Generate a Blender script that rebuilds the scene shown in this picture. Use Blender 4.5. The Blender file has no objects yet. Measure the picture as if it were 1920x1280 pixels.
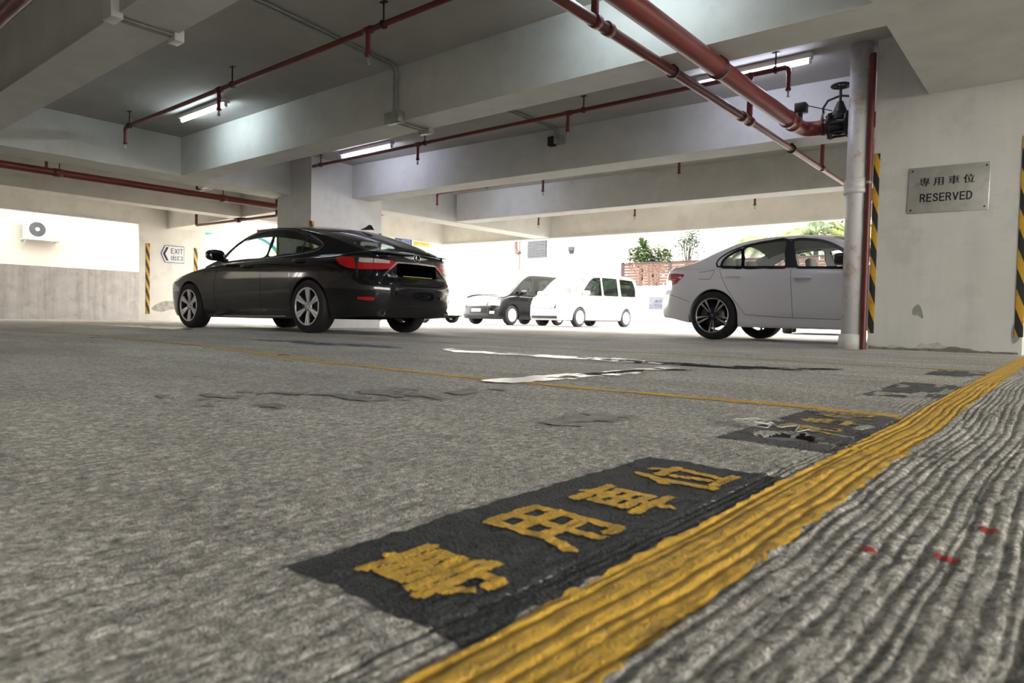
import bpy, bmesh, math, random
import numpy as np
from mathutils import Vector, Matrix

sc = bpy.context.scene
C = sc.collection
R = math.radians
random.seed(7)
rng = np.random.default_rng(11)

# ------------------------------------------------------------------ camera
CAM_H, F_PX, YAW, PITCH, ROLL = 0.235, 1275.0, R(39.5), R(1.95), R(1.15)
cam_d = bpy.data.cameras.new('camera')
cam = bpy.data.objects.new('camera', cam_d)
C.objects.link(cam)
sc.camera = cam
_f = Vector((-math.sin(YAW), math.cos(YAW), 0)); _r = Vector((math.cos(YAW), math.sin(YAW), 0)); _u = Vector((0, 0, 1))
_f2 = _f * math.cos(PITCH) - _u * math.sin(PITCH); _u2 = _u * math.cos(PITCH) + _f * math.sin(PITCH)
_r3 = _r * math.cos(ROLL) + _u2 * math.sin(ROLL); _u3 = _u2 * math.cos(ROLL) - _r * math.sin(ROLL)
cam.matrix_world = Matrix(((_r3.x, _u3.x, -_f2.x, 0), (_r3.y, _u3.y, -_f2.y, 0), (_r3.z, _u3.z, -_f2.z, CAM_H), (0, 0, 0, 1)))
cam_d.sensor_width = 36.0
cam_d.lens = F_PX / 1920 * 36.0
cam_d.clip_start = 0.02
cam_d.clip_end = 300
cam_d.dof.use_dof = True
cam_d.dof.focus_distance = 3.0
cam_d.dof.aperture_fstop = 8.0

# ------------------------------------------------------------------ daylight
world = bpy.data.worlds.new('overcast_sky')
sc.world = world
world.use_nodes = True
wn, wl = world.node_tree.nodes, world.node_tree.links
bg = wn['Background']
SKY = 8.5
bg.inputs['Color'].default_value = (1.0, 0.955, 0.885, 1)
bg.inputs['Strength'].default_value = SKY

# ------------------------------------------------------------------ exposure
vs = sc.view_settings
sc.display_settings.display_device = 'sRGB'
vs.view_transform = 'Standard'
vs.look = 'None'
vs.exposure = 0.68
vs.gamma = 1.0
vs.use_curve_mapping = False

# ------------------------------------------------------------------ materials
MATS = {}
def srgb(h):
    h = h.lstrip('#')
    v = [int(h[i:i + 2], 16) / 255 for i in (0, 2, 4)]
    return tuple(c / 12.92 if c <= .04045 else ((c + .055) / 1.055) ** 2.4 for c in v)

def mat(name, col, rough=.5, metal=0., spec=.5, coat=0., vary=.12, scale=6., bump=0., bscale=60., dirt=None, dscale=2.5, damt=.5, rvary=0.):
    """Principled surface whose colour drifts with noise, with optional stains and bump."""
    m = bpy.data.materials.new(name); m.use_nodes = True
    nt = m.node_tree; n, l = nt.nodes, nt.links
    b = n['Principled BSDF']
    b.inputs['Roughness'].default_value = rough
    b.inputs['Metallic'].default_value = metal
    b.inputs['Specular IOR Level'].default_value = spec
    b.inputs['Coat Weight'].default_value = coat
    b.inputs['Coat Roughness'].default_value = .04
    tc = n.new('ShaderNodeTexCoord')
    nz = n.new('ShaderNodeTexNoise'); nz.inputs['Scale'].default_value = scale; nz.inputs['Detail'].default_value = 6
    l.new(tc.outputs['Object'], nz.inputs['Vector'])
    rp = n.new('ShaderNodeValToRGB')
    rp.color_ramp.elements[0].position = .3; rp.color_ramp.elements[1].position = .7
    lo = tuple(c * (1 - vary) for c in col); hi = tuple(min(1, c * (1 + vary)) for c in col)
    rp.color_ramp.elements[0].color = (*lo, 1); rp.color_ramp.elements[1].color = (*hi, 1)
    l.new(nz.outputs['Fac'], rp.inputs['Fac'])
    out = rp.outputs['Color']
    if dirt:
        dz = n.new('ShaderNodeTexNoise'); dz.inputs['Scale'].default_value = dscale; dz.inputs['Detail'].default_value = 9; dz.inputs['Roughness'].default_value = .68
        l.new(tc.outputs['Object'], dz.inputs['Vector'])
        dr = n.new('ShaderNodeValToRGB'); dr.color_ramp.elements[0].position = .52; dr.color_ramp.elements[1].position = .74
        dr.color_ramp.elements[0].color = (0, 0, 0, 1); dr.color_ramp.elements[1].color = (damt, damt, damt, 1)
        l.new(dz.outputs['Fac'], dr.inputs['Fac'])
        mx = n.new('ShaderNodeMix'); mx.data_type = 'RGBA'
        l.new(dr.outputs['Color'], mx.inputs['Factor']); l.new(out, mx.inputs[6]); mx.inputs[7].default_value = (*dirt, 1)
        out = mx.outputs[2]
    l.new(out, b.inputs['Base Color'])
    if rvary:
        mr = n.new('ShaderNodeMapRange'); mr.inputs[3].default_value = rough - rvary; mr.inputs[4].default_value = rough + rvary
        l.new(nz.outputs['Fac'], mr.inputs[0]); l.new(mr.outputs[0], b.inputs['Roughness'])
    if bump:
        bz = n.new('ShaderNodeTexNoise'); bz.inputs['Scale'].default_value = bscale; bz.inputs['Detail'].default_value = 5
        l.new(tc.outputs['Object'], bz.inputs['Vector'])
        bp = n.new('ShaderNodeBump'); bp.inputs['Strength'].default_value = bump; bp.inputs['Distance'].default_value = .01
        l.new(bz.outputs['Fac'], bp.inputs['Height']); l.new(bp.outputs['Normal'], b.inputs['Normal'])
    MATS[name] = m
    return m

def glass(name, tint, refl=1.0):
    m = bpy.data.materials.new(name); m.use_nodes = True
    n, l = m.node_tree.nodes, m.node_tree.links
    n.remove(n['Principled BSDF'])
    t = n.new('ShaderNodeBsdfTransparent'); t.inputs['Color'].default_value = (*tint, 1)
    g = n.new('ShaderNodeBsdfGlossy'); g.inputs['Roughness'].default_value = .01
    fr = n.new('ShaderNodeFresnel'); ge = n.new('ShaderNodeNewGeometry'); io = n.new('ShaderNodeMapRange')
    io.inputs[3].default_value = 1.5; io.inputs[4].default_value = 1 / 1.5
    l.new(ge.outputs['Backfacing'], io.inputs[0]); l.new(io.outputs[0], fr.inputs['IOR'])
    mu = n.new('ShaderNodeMath'); mu.operation = 'MULTIPLY'; mu.inputs[1].default_value = refl
    mx = n.new('ShaderNodeMixShader')
    l.new(fr.outputs[0], mu.inputs[0]); l.new(mu.outputs[0], mx.inputs[0]); l.new(t.outputs[0], mx.inputs[1]); l.new(g.outputs[0], mx.inputs[2])
    l.new(mx.outputs[0], n['Material Output'].inputs['Surface'])
    MATS[name] = m
    return m

def lamp_mat(name, col, strength):
    m = bpy.data.materials.new(name); m.use_nodes = True
    b = m.node_tree.nodes['Principled BSDF']
    b.inputs['Base Color'].default_value = (.9, .9, .9, 1)
    b.inputs['Emission Color'].default_value = (*col, 1)
    b.inputs['Emission Strength'].default_value = strength
    MATS[name] = m
    return m

def hazard_mat(name, period, sx, sz):
    """Yellow and black diagonal bands."""
    m = mat(name, (.5, .5, .5), rough=.55)
    n, l = m.node_tree.nodes, m.node_tree.links
    tc = n.new('ShaderNodeTexCoord'); sep = n.new('ShaderNodeSeparateXYZ'); l.new(tc.outputs['Object'], sep.inputs[0])
    a = n.new('ShaderNodeMath'); a.operation = 'ADD'; l.new(sep.outputs[0], a.inputs[0]); l.new(sep.outputs[1], a.inputs[1])
    a1 = n.new('ShaderNodeMath'); a1.operation = 'MULTIPLY'; l.new(a.outputs[0], a1.inputs[0]); a1.inputs[1].default_value = sx
    a2 = n.new('ShaderNodeMath'); a2.operation = 'ADD'; l.new(a1.outputs[0], a2.inputs[0]); l.new(sep.outputs[2], a2.inputs[1])
    d = n.new('ShaderNodeMath'); d.operation = 'DIVIDE'; l.new(a2.outputs[0], d.inputs[0]); d.inputs[1].default_value = period
    d2 = n.new('ShaderNodeMath'); d2.operation = 'ADD'; l.new(d.outputs[0], d2.inputs[0]); d2.inputs[1].default_value = sz
    fr = n.new('ShaderNodeMath'); fr.operation = 'FRACT'; l.new(d2.outputs[0], fr.inputs[0])
    gt = n.new('ShaderNodeMath'); gt.operation = 'GREATER_THAN'; l.new(fr.outputs[0], gt.inputs[0]); gt.inputs[1].default_value = .5
    nz = n.new('ShaderNodeTexNoise'); nz.inputs['Scale'].default_value = 14; nz.inputs['Detail'].default_value = 8; l.new(tc.outputs['Object'], nz.inputs['Vector'])
    y = n.new('ShaderNodeValToRGB'); y.color_ramp.elements[0].color = (.30, .16, .02, 1); y.color_ramp.elements[1].color = (.62, .36, .03, 1)
    y.color_ramp.elements[0].position = .25; y.color_ramp.elements[1].position = .45
    l.new(nz.outputs['Fac'], y.inputs['Fac'])
    mx = n.new('ShaderNodeMix'); mx.data_type = 'RGBA'
    l.new(gt.outputs[0], mx.inputs['Factor']); mx.inputs[6].default_value = (.018, .022, .025, 1); l.new(y.outputs['Color'], mx.inputs[7])
    l.new(mx.outputs[2], n['Principled BSDF'].inputs['Base Color'])
    return m

# ------------------------------------------------------------------ mesh helpers
class MB:
    def __init__(s):
        s.v = []; s.f = []; s.m = []; s.sm = []
    def add(s, vs, fs, mi=0, smooth=False):
        o = len(s.v)
        s.v.extend([tuple(map(float, p)) for p in vs])
        for f in fs:
            s.f.append(tuple(o + i for i in f)); s.m.append(mi); s.sm.append(smooth)
        return s
    def box(s, x0, x1, y0, y1, z0, z1, mi=0, M=None):
        vs = [(x, y, z) for x in (x0, x1) for y in (y0, y1) for z in (z0, z1)]
        if M is not None: vs = [M @ Vector(p) for p in vs]
        return s.add(vs, [(0, 1, 3, 2), (4, 6, 7, 5), (0, 4, 5, 1), (2, 3, 7, 6), (0, 2, 6, 4), (1, 5, 7, 3)], mi)
    def bbox(s, x0, x1, y0, y1, z0, z1, b=.01, mi=0, M=None, seg=2):
        """box with rounded edges"""
        bm = bmesh.new()
        bmesh.ops.create_cube(bm, size=1)
        for v in bm.verts:
            v.co = Vector(((x0 + x1) / 2 + v.co.x * (x1 - x0), (y0 + y1) / 2 + v.co.y * (y1 - y0), (z0 + z1) / 2 + v.co.z * (z1 - z0)))
        bmesh.ops.bevel(bm, geom=list(bm.edges), offset=b, segments=seg, affect='EDGES', profile=.5)
        bm.verts.index_update()
        vs = [(M @ v.co if M is not None else v.co) for v in bm.verts]
        fs = [tuple(v.index for v in f.verts) for f in bm.faces]
        bm.free()
        return s.add(vs, fs, mi, True)
    def prism(s, pts, z0, z1, mi=0):
        n = len(pts)
        vs = [(x, y, z0) for x, y in pts] + [(x, y, z1) for x, y in pts]
        fs = [tuple(reversed(range(n))), tuple(range(n, 2 * n))] + [(i, (i + 1) % n, n + (i + 1) % n, n + i) for i in range(n)]
        return s.add(vs, fs, mi)
    def plate(s, pts, d, mi=0):
        """planar 3D polygon given thickness vector d"""
        n = len(pts); d = Vector(d)
        vs = [Vector(p) for p in pts]; vs += [p + d for p in vs[:n]]
        fs = [tuple(reversed(range(n))), tuple(range(n, 2 * n))] + [(i, (i + 1) % n, n + (i + 1) % n, n + i) for i in range(n)]
        return s.add(vs, fs, mi)
    def tube(s, pts, r, seg=12, mi=0, cap=True):
        pts = [Vector(p) for p in pts]; n = len(pts)
        rs = r if hasattr(r, '__len__') else [r] * n
        t0 = (pts[1] - pts[0]).normalized()
        ref = Vector((0, 0, 1)) if abs(t0.z) < .9 else Vector((1, 0, 0))
        a = t0.cross(ref).normalized()
        vs = []; fs = []
        for i, p in enumerate(pts):
            if i == 0: t = pts[1] - pts[0]
            elif i == n - 1: t = pts[-1] - pts[-2]
            else: t = (pts[i + 1] - pts[i]).normalized() + (pts[i] - pts[i - 1]).normalized()
            t = t.normalized() if t.length > 1e-9 else t0
            a = (a - t * a.dot(t)).normalized(); b = t.cross(a)
            k = 1.0
            if 0 < i < n - 1:
                c = max(.5, t.dot((pts[i] - pts[i - 1]).normalized())); k = 1 / c if abs(rs[i] - rs[i - 1]) < 1e-6 else 1
            for j in range(seg):
                w = 2 * math.pi * j / seg
                vs.append(p + (a * math.cos(w) + b * math.sin(w)) * rs[i] * (k if k < 1.2 else 1.2))
        for i in range(n - 1):
            for j in range(seg):
                k2 = (j + 1) % seg
                fs.append((i * seg + j, i * seg + k2, (i + 1) * seg + k2, (i + 1) * seg + j))
        s.add(vs, fs, mi, True)
        if cap:
            s.add(vs[:seg], [tuple(reversed(range(seg)))], mi); s.add(vs[-seg:], [tuple(range(seg))], mi)
        return s
    def lathe(s, prof, seg=32, M=None, mi=0, axis='z', closed=False):
        vs = []; fs = []; n = len(prof)
        for r, h in prof:
            for j in range(seg):
                w = 2 * math.pi * j / seg; c, q = r * math.cos(w), r * math.sin(w)
                p = Vector((c, q, h)) if axis == 'z' else (Vector((c, h, q)) if axis == 'y' else Vector((h, c, q)))
                vs.append(M @ p if M is not None else p)
        for i in range(n - 1 if not closed else n):
            i2 = (i + 1) % n
            for j in range(seg):
                k = (j + 1) % seg
                fs.append((i * seg + j, i * seg + k, i2 * seg + k, i2 * seg + j))
        return s.add(vs, fs, mi, True)
    def grid(s, P, mi=0, smooth=True, flip=False):
        """P: array (a, b, 3)"""
        a, b = P.shape[:2]
        I = np.arange(a * b).reshape(a, b)
        q = np.stack([I[:-1, :-1], I[1:, :-1], I[1:, 1:], I[:-1, 1:]], -1).reshape(-1, 4)
        if flip: q = q[:, ::-1]
        return s.add(P.reshape(-1, 3), [tuple(map(int, x)) for x in q], mi, smooth)
    def build(s, name, mats, parent=None, weld=0.):
        me = bpy.data.meshes.new(name)
        me.from_pydata(s.v, [], s.f)
        if not isinstance(mats, (list, tuple)): mats = [mats]
        for m in mats: me.materials.append(m)
        me.polygons.foreach_set('material_index', s.m)
        me.polygons.foreach_set('use_smooth', s.sm)
        if weld:
            bm = bmesh.new(); bm.from_mesh(me); bmesh.ops.remove_doubles(bm, verts=bm.verts, dist=weld); bm.to_mesh(me); bm.free()
        me.validate(); me.update()
        o = bpy.data.objects.new(name, me); C.objects.link(o)
        if parent: o.parent = parent
        return o

def tag(o, label=None, cat=None, group=None, kind=None):
    if label: o['label'] = label
    if cat: o['category'] = cat
    if group: o['group'] = group
    if kind: o['kind'] = kind
    return o

def thing(name, label, cat, loc=(0, 0, 0), rz=0., group=None):
    o = bpy.data.objects.new(name, None); C.objects.link(o)
    o.empty_display_size = .1
    o.location = loc; o.rotation_euler = (0, 0, rz)
    return tag(o, label, cat, group)

def struct(o, label=None):
    o['kind'] = 'structure'
    if label: o['label'] = label
    return o

def copy_tree(o, parent=None):
    kids = list(o.children)
    c = o.copy(); C.objects.link(c)
    if parent: c.parent = parent
    for k in kids: copy_tree(k, c)
    return c

def hermite(xs, ys):
    xs = np.array(xs, float); ys = np.array(ys, float)
    h = np.diff(xs); d = np.diff(ys) / h
    m = np.zeros(len(xs))
    m[0], m[-1] = d[0], d[-1]
    for i in range(1, len(xs) - 1):
        if d[i - 1] * d[i] <= 0: m[i] = 0
        else:
            w1, w2 = 2 * h[i] + h[i - 1], h[i] + 2 * h[i - 1]
            m[i] = (w1 + w2) / (w1 / d[i - 1] + w2 / d[i])
    def f(x):
        x = np.clip(np.asarray(x, float), xs[0], xs[-1])
        i = np.clip(np.searchsorted(xs, x) - 1, 0, len(h) - 1)
        t = (x - xs[i]) / h[i]
        return (ys[i] * (2 * t**3 - 3 * t**2 + 1) + m[i] * h[i] * (t**3 - 2 * t**2 + t) + ys[i + 1] * (-2 * t**3 + 3 * t**2) + m[i + 1] * h[i] * (t**3 - t**2))
    return f

def tabf(t):
    a = sorted(t)
    return hermite([p[0] for p in a], [p[1] for p in a])

def sst(x, a, b):
    t = np.clip((np.asarray(x, float) - a) / (b - a), 0, 1)
    return t * t * (3 - 2 * t)

def catmull(pts, k=6, closed=True):
    P = np.array(pts, float); n = len(P); out = []
    for i in range(n if closed else n - 1):
        p0, p1, p2, p3 = (P[(i - 1) % n] if closed or i > 0 else P[i]), P[i], P[(i + 1) % n], (P[(i + 2) % n] if closed or i < n - 2 else P[(i + 1) % n])
        for j in range(k):
            t = j / k
            out.append(.5 * ((2 * p1) + (-p0 + p2) * t + (2 * p0 - 5 * p1 + 4 * p2 - p3) * t * t + (-p0 + 3 * p1 - 3 * p2 + p3) * t**3))
    if not closed: out.append(P[-1])
    return np.array(out)

def inside(poly, x, y):
    poly = np.asarray(poly); x = np.asarray(x); y = np.asarray(y)
    c = np.zeros(x.shape, bool); n = len(poly); j = n - 1
    for i in range(n):
        xi, yi = poly[i]; xj, yj = poly[j]
        if yi != yj:
            c ^= ((yi > y) != (yj > y)) & (x < (xj - xi) * (y - yi) / (yj - yi) + xi)
        j = i
    return c

def vnoise(x, y, seed=0):
    x = np.asarray(x, float); y = np.asarray(y, float)
    xi = np.floor(x).astype(np.int64); yi = np.floor(y).astype(np.int64)
    fx = x - xi; fy = y - yi; fx = fx * fx * (3 - 2 * fx); fy = fy * fy * (3 - 2 * fy)
    def h(a, b):
        k = (a * 374761393 + b * 668265263 + seed * 1442695041) & 0xffffffff
        k = ((k ^ (k >> 13)) * 1274126177) & 0xffffffff
        return ((k ^ (k >> 16)) & 0xffff) / 65535.0
    return (h(xi, yi) * (1 - fx) + h(xi + 1, yi) * fx) * (1 - fy) + (h(xi, yi + 1) * (1 - fx) + h(xi + 1, yi + 1) * fx) * fy

def text_mesh(body, size=1., bold=0.):
    """outline of a line of writing: vertices (x, y) and triangles, base line at 0"""
    cu = bpy.data.curves.new('writing', 'FONT')
    cu.body = body; cu.size = size; cu.offset = bold; cu.fill_mode = 'FRONT'; cu.resolution_u = 4
    o = bpy.data.objects.new('writing', cu); C.objects.link(o)
    dg = bpy.context.evaluated_depsgraph_get(); dg.update()
    me = bpy.data.meshes.new_from_object(o.evaluated_get(dg))
    me.calc_loop_triangles()
    V = np.array([v.co[:2] for v in me.vertices]).reshape(-1, 2); T = np.array([t.vertices[:] for t in me.loop_triangles]).reshape(-1, 3)
    bpy.data.objects.remove(o); bpy.data.curves.remove(cu); bpy.data.meshes.remove(me)
    return V, T

def text_fit(body, w, h=None, bold=0.):
    V, T = text_mesh(body, 1., bold)
    if len(V) == 0: return np.zeros((0, 2)), np.zeros((0, 3), int)
    lo, hi = V.min(0), V.max(0)
    k = w / (hi[0] - lo[0]); ky = k if h is None else h / (hi[1] - lo[1])
    return (V - (lo + hi) / 2) * [k, ky], T

def add_text(mb, body, w, h, origin, right, up, bold=0., mi=0, depth=.0015):
    """raised lettering laid on a plane; depth along right x up"""
    V, T = text_fit(body, w, h)
    o, r, u = Vector(origin), Vector(right).normalized(), Vector(up).normalized(); n = r.cross(u)
    k = [0.] if not bold else [-bold, bold]
    for i, dx in enumerate(k):
        vs = [o + r * (float(x) + dx) + u * float(y) + n * (depth + .0002 * i) for x, y in V]
        mb.add(vs, [tuple(map(int, t)) for t in T], mi)
    return mb

STROKES = {
 'E': (.56, [[(0, 0), (0, 1)], [(0, 1), (.56, 1)], [(0, .52), (.50, .52)], [(0, 0), (.56, 0)]]),
 'R': (.62, [[(0, 0), (0, 1)], [(0, 1), (.36, 1), (.52, .93), (.58, .76), (.52, .59), (.36, .52), (0, .52)], [(.36, .52), (.62, 0)]]),
 'S': (.60, [[(.58, .80), (.50, .95), (.30, 1.0), (.10, .94), (.03, .77), (.12, .61), (.30, .53), (.50, .44), (.59, .25), (.50, .07), (.30, 0), (.08, .06), (0, .22)]]),
 'V': (.66, [[(0, 1), (.33, 0)], [(.33, 0), (.66, 1)]]),
 'D': (.64, [[(0, 0), (0, 1)], [(0, 1), (.30, 1), (.52, .88), (.62, .64), (.62, .36), (.52, .12), (.30, 0), (0, 0)]]),
 'X': (.64, [[(0, 0), (.64, 1)], [(0, 1), (.64, 0)]]), 'I': (0., [[(0, 0), (0, 1)]]), 'T': (.62, [[(0, 1), (.62, 1)], [(.31, 0), (.31, 1)]])}
def add_caps(mb, body, w, h, origin, right, up, sw=.15, gap=.30, depth=.0015):
    """plain sans capitals drawn with strokes, centred on origin"""
    tot = sum(STROKES[c][0] for c in body) + gap * (len(body) - 1) + sw * 0
    kx, ky = w / (tot + sw), h / (1 + sw)
    o, r, u = Vector(origin), Vector(right).normalized(), Vector(up).normalized(); n = r.cross(u); x = -tot / 2
    for c in body:
        cw, st = STROKES[c]
        for pl in st:
            for a, b in zip(pl[:-1], pl[1:]):
                a = np.array([(x + a[0]) * kx, (a[1] - .5) * ky]); b = np.array([(x + b[0]) * kx, (b[1] - .5) * ky])
                d = (b - a) / np.linalg.norm(b - a); q = np.array([-d[1], d[0]]) * sw * ky / 2
                e = d * sw * ky * (.5 if abs(d[0]) < .02 or abs(d[1]) < .02 else .28)
                P = [a - e - q, b + e - q, b + e + q, a - e + q]
                mb.add([o + r * float(p[0]) + u * float(p[1]) + n * depth for p in P], [(0, 1, 2, 3)])
        x += cw + gap
    return mb
# ------------------------------------------------------------------ palette
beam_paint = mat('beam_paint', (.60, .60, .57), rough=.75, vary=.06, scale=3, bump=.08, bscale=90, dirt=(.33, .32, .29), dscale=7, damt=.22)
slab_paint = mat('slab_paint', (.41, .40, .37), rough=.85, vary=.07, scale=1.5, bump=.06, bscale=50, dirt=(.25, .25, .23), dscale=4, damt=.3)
wall_paint = mat('wall_paint', (.74, .715, .66), rough=.7, vary=.05, scale=3, bump=.12, bscale=70, dirt=(.36, .34, .31), dscale=2.2, damt=.38)
pillar_paint = mat('pillar_paint', (.66, .655, .63), rough=.6, vary=.05, scale=2, bump=.15, bscale=40, dirt=(.34, .33, .31), dscale=3.2, damt=.35)
parapet_conc = mat('parapet_concrete', (.74, .71, .70), rough=.85, vary=.1, scale=4, bump=.25, bscale=30, dirt=(.25, .22, .2), dscale=5, damt=.45)
def streaks(m, amt=.45, scale=3.2):
    """vertical rain streaks"""
    n, l = m.node_tree.nodes, m.node_tree.links; b = n['Principled BSDF']; src = b.inputs['Base Color'].links[0].from_socket
    tc = n.new('ShaderNodeTexCoord'); mp = n.new('ShaderNodeMapping'); mp.inputs['Scale'].default_value = (1, 1, .06); l.new(tc.outputs['Object'], mp.inputs['Vector'])
    z = n.new('ShaderNodeTexNoise'); z.inputs['Scale'].default_value = scale; z.inputs['Detail'].default_value = 8; z.inputs['Roughness'].default_value = .7; l.new(mp.outputs[0], z.inputs['Vector'])
    r = n.new('ShaderNodeValToRGB'); r.color_ramp.elements[0].position = .34; r.color_ramp.elements[1].position = .56; r.color_ramp.elements[0].color = (1 - amt, 1 - amt, 1 - amt, 1); r.color_ramp.elements[1].color = (1, 1, 1, 1); l.new(z.outputs['Fac'], r.inputs['Fac'])
    x = n.new('ShaderNodeMix'); x.data_type = 'RGBA'; x.blend_type = 'MULTIPLY'; x.inputs['Factor'].default_value = 1; l.new(src, x.inputs[6]); l.new(r.outputs['Color'], x.inputs[7]); l.new(x.outputs[2], b.inputs['Base Color'])
streaks(parapet_conc, .22, 7)
streaks(pillar_paint, .10, 2.5)
white_out = mat('outdoor_render', (.30, .295, .28), rough=.8, vary=.03, scale=1.2)
cream_out = mat('outdoor_cream', (.21, .195, .17), rough=.8, vary=.04, scale=1)
plaster_grey = mat('bare_plaster', (.30, .30, .30), rough=.9, vary=.15, scale=20)
red_pipe = mat('red_pipe_paint', (.145, .021, .019), rough=.38, vary=.18, scale=5, dirt=(.12, .03, .025), dscale=9, damt=.5)
dark_iron = mat('dark_iron', (.022, .018, .018), rough=.5, metal=.3, vary=.3, scale=12)
galv = mat('galvanised_steel', (.34, .34, .31), rough=.5, metal=.5, vary=.15, scale=10)
white_enamel = mat('white_enamel', (.72, .72, .70), rough=.4, vary=.04)
riser_paint = mat('riser_paint', (.68, .67, .68), rough=.4, vary=.05, scale=3, dirt=(.40, .22, .07), dscale=6.5, damt=1.0)
alu = mat('brushed_aluminium', (.52, .52, .50), rough=.38, metal=.55, vary=.1, scale=9, dirt=(.30, .28, .25), dscale=11, damt=.5)
black_ink = mat('black_ink', (.012, .012, .014), rough=.5)
blue_ink = mat('blue_ink', (.05, .11, .38), rough=.5)
white_sign = mat('white_sign_face', (.72, .73, .76), rough=.45, vary=.03)
yellow_paint = mat('yellow_floor_paint', (.76, .455, .055), rough=.6, vary=.22, scale=40, bump=.5, bscale=260, dirt=(.25, .17, .06), dscale=18, damt=.75)
faded_yellow = mat('faded_yellow_paint', (.58, .40, .10), rough=.6, vary=.25, scale=30, bump=.4, bscale=200, dirt=(.27, .24, .19), dscale=14, damt=.95)
black_paint = mat('black_floor_paint', (.040, .042, .047), rough=.62, vary=.35, scale=45, bump=.9, bscale=230, dirt=(.11, .11, .115), dscale=30, damt=.6)
faded_black = mat('faded_black_paint', (.085, .085, .085), rough=.6, vary=.35, scale=25, bump=.8, bscale=150, dirt=(.26, .25, .235), dscale=16, damt=.9)
white_line = mat('white_floor_paint', (.6, .6, .58), rough=.5, vary=.15, scale=20)
wet_mat = mat('wet_concrete', (.10, .097, .09), rough=.20, spec=.9, vary=.3, scale=14, bump=.06, bscale=40, rvary=.06)
tar_shade_mat = mat('dark_stain_and_shade', (.035, .033, .03), rough=.85, spec=.15, vary=.4, scale=20)
hazard = hazard_mat('hazard_bands', .345, 2.7, .31)
tube_cool = lamp_mat('tube_cool_white', (.78, .93, 1.0), 38.0)
tube_violet = lamp_mat('tube_violet_white', (.74, .78, 1.0), 38.0)

# ------------------------------------------------------------------ floor
_gr = []
_x = -.40
_gs = np.random.default_rng(17)
while _x < .42:
    _gr.append((_x, .0020 + .0018 * _gs.random(), .0022 + .0040 * _gs.random() ** 1.4, _gs.random() * 50))
    _x += .009 + .014 * _gs.random()
def hfun(X, Y):
    """height of the broomed concrete: raked grooves by the broad line, fine grain, a joint and a hole"""
    X = np.asarray(X, float); Y = np.asarray(Y, float)
    fade = sst(X, -1.9, -1.5) * (1 - sst(X, 1.0, 1.3)) * sst(Y, -.4, -.1) * (1 - sst(Y, 3.6, 4.4))
    u = X + .009 * np.sin(Y * 2.3 + .5) + .003 * np.sin(Y * 6.1) + .010 * (vnoise(X * 2, Y * 3.2, 3) - .5) + .004 * (vnoise(X * 9, Y * 13, 7) - .5)
    amp = (.25 + .75 * sst(u, -.40, -.30)) * (1 - .8 * sst(u, .12, .34))
    g = np.zeros(np.broadcast(X, Y).shape)
    for gx, w, dp, sd in _gr:
        d = (u - gx - .004 * (vnoise(Y * 7 + sd, Y * 0 + sd, 5) - .5)) / w
        m = np.abs(d) < 3
        if m.any():
            yy = np.broadcast_to(Y, g.shape)[m]
            g[m] -= dp * np.exp(-d[m] ** 2) * (.25 + 1.1 * vnoise(yy * 5 + sd, yy * 0 + sd, 8))
    rough = sst(u, -.33, -.2)
    n = (vnoise(X * 260, Y * 150, 1) - .5) * (.0010 + .0005 * rough) + (vnoise(X * 95, Y * 30, 2) - .5) * (.0012 + .0008 * rough) + (vnoise(X * 38, Y * 11, 12) - .5) * (.0014 + .0014 * rough) + (vnoise(X * 150, Y * 70, 16) - .5) * (.0013 + .0002 * rough) + (vnoise(X * 12, Y * 9, 4) - .5) * .002
    h = g * amp + n
    jw = .006 + .006 * vnoise(X * 14, Y * 0, 9)
    jy = 1.425 + .02 * (vnoise(X * 9, X * 0, 6) - .5) - .02 * X
    h = h - (.0075 * np.exp(-((Y - jy) / jw) ** 2)) * sst(X, -.62, -.45)
    h = h - .022 * np.exp(-(((X + .455) / .055) ** 2 + ((Y - 1.475) / .05) ** 2) ** 2)
    return h * fade

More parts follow.
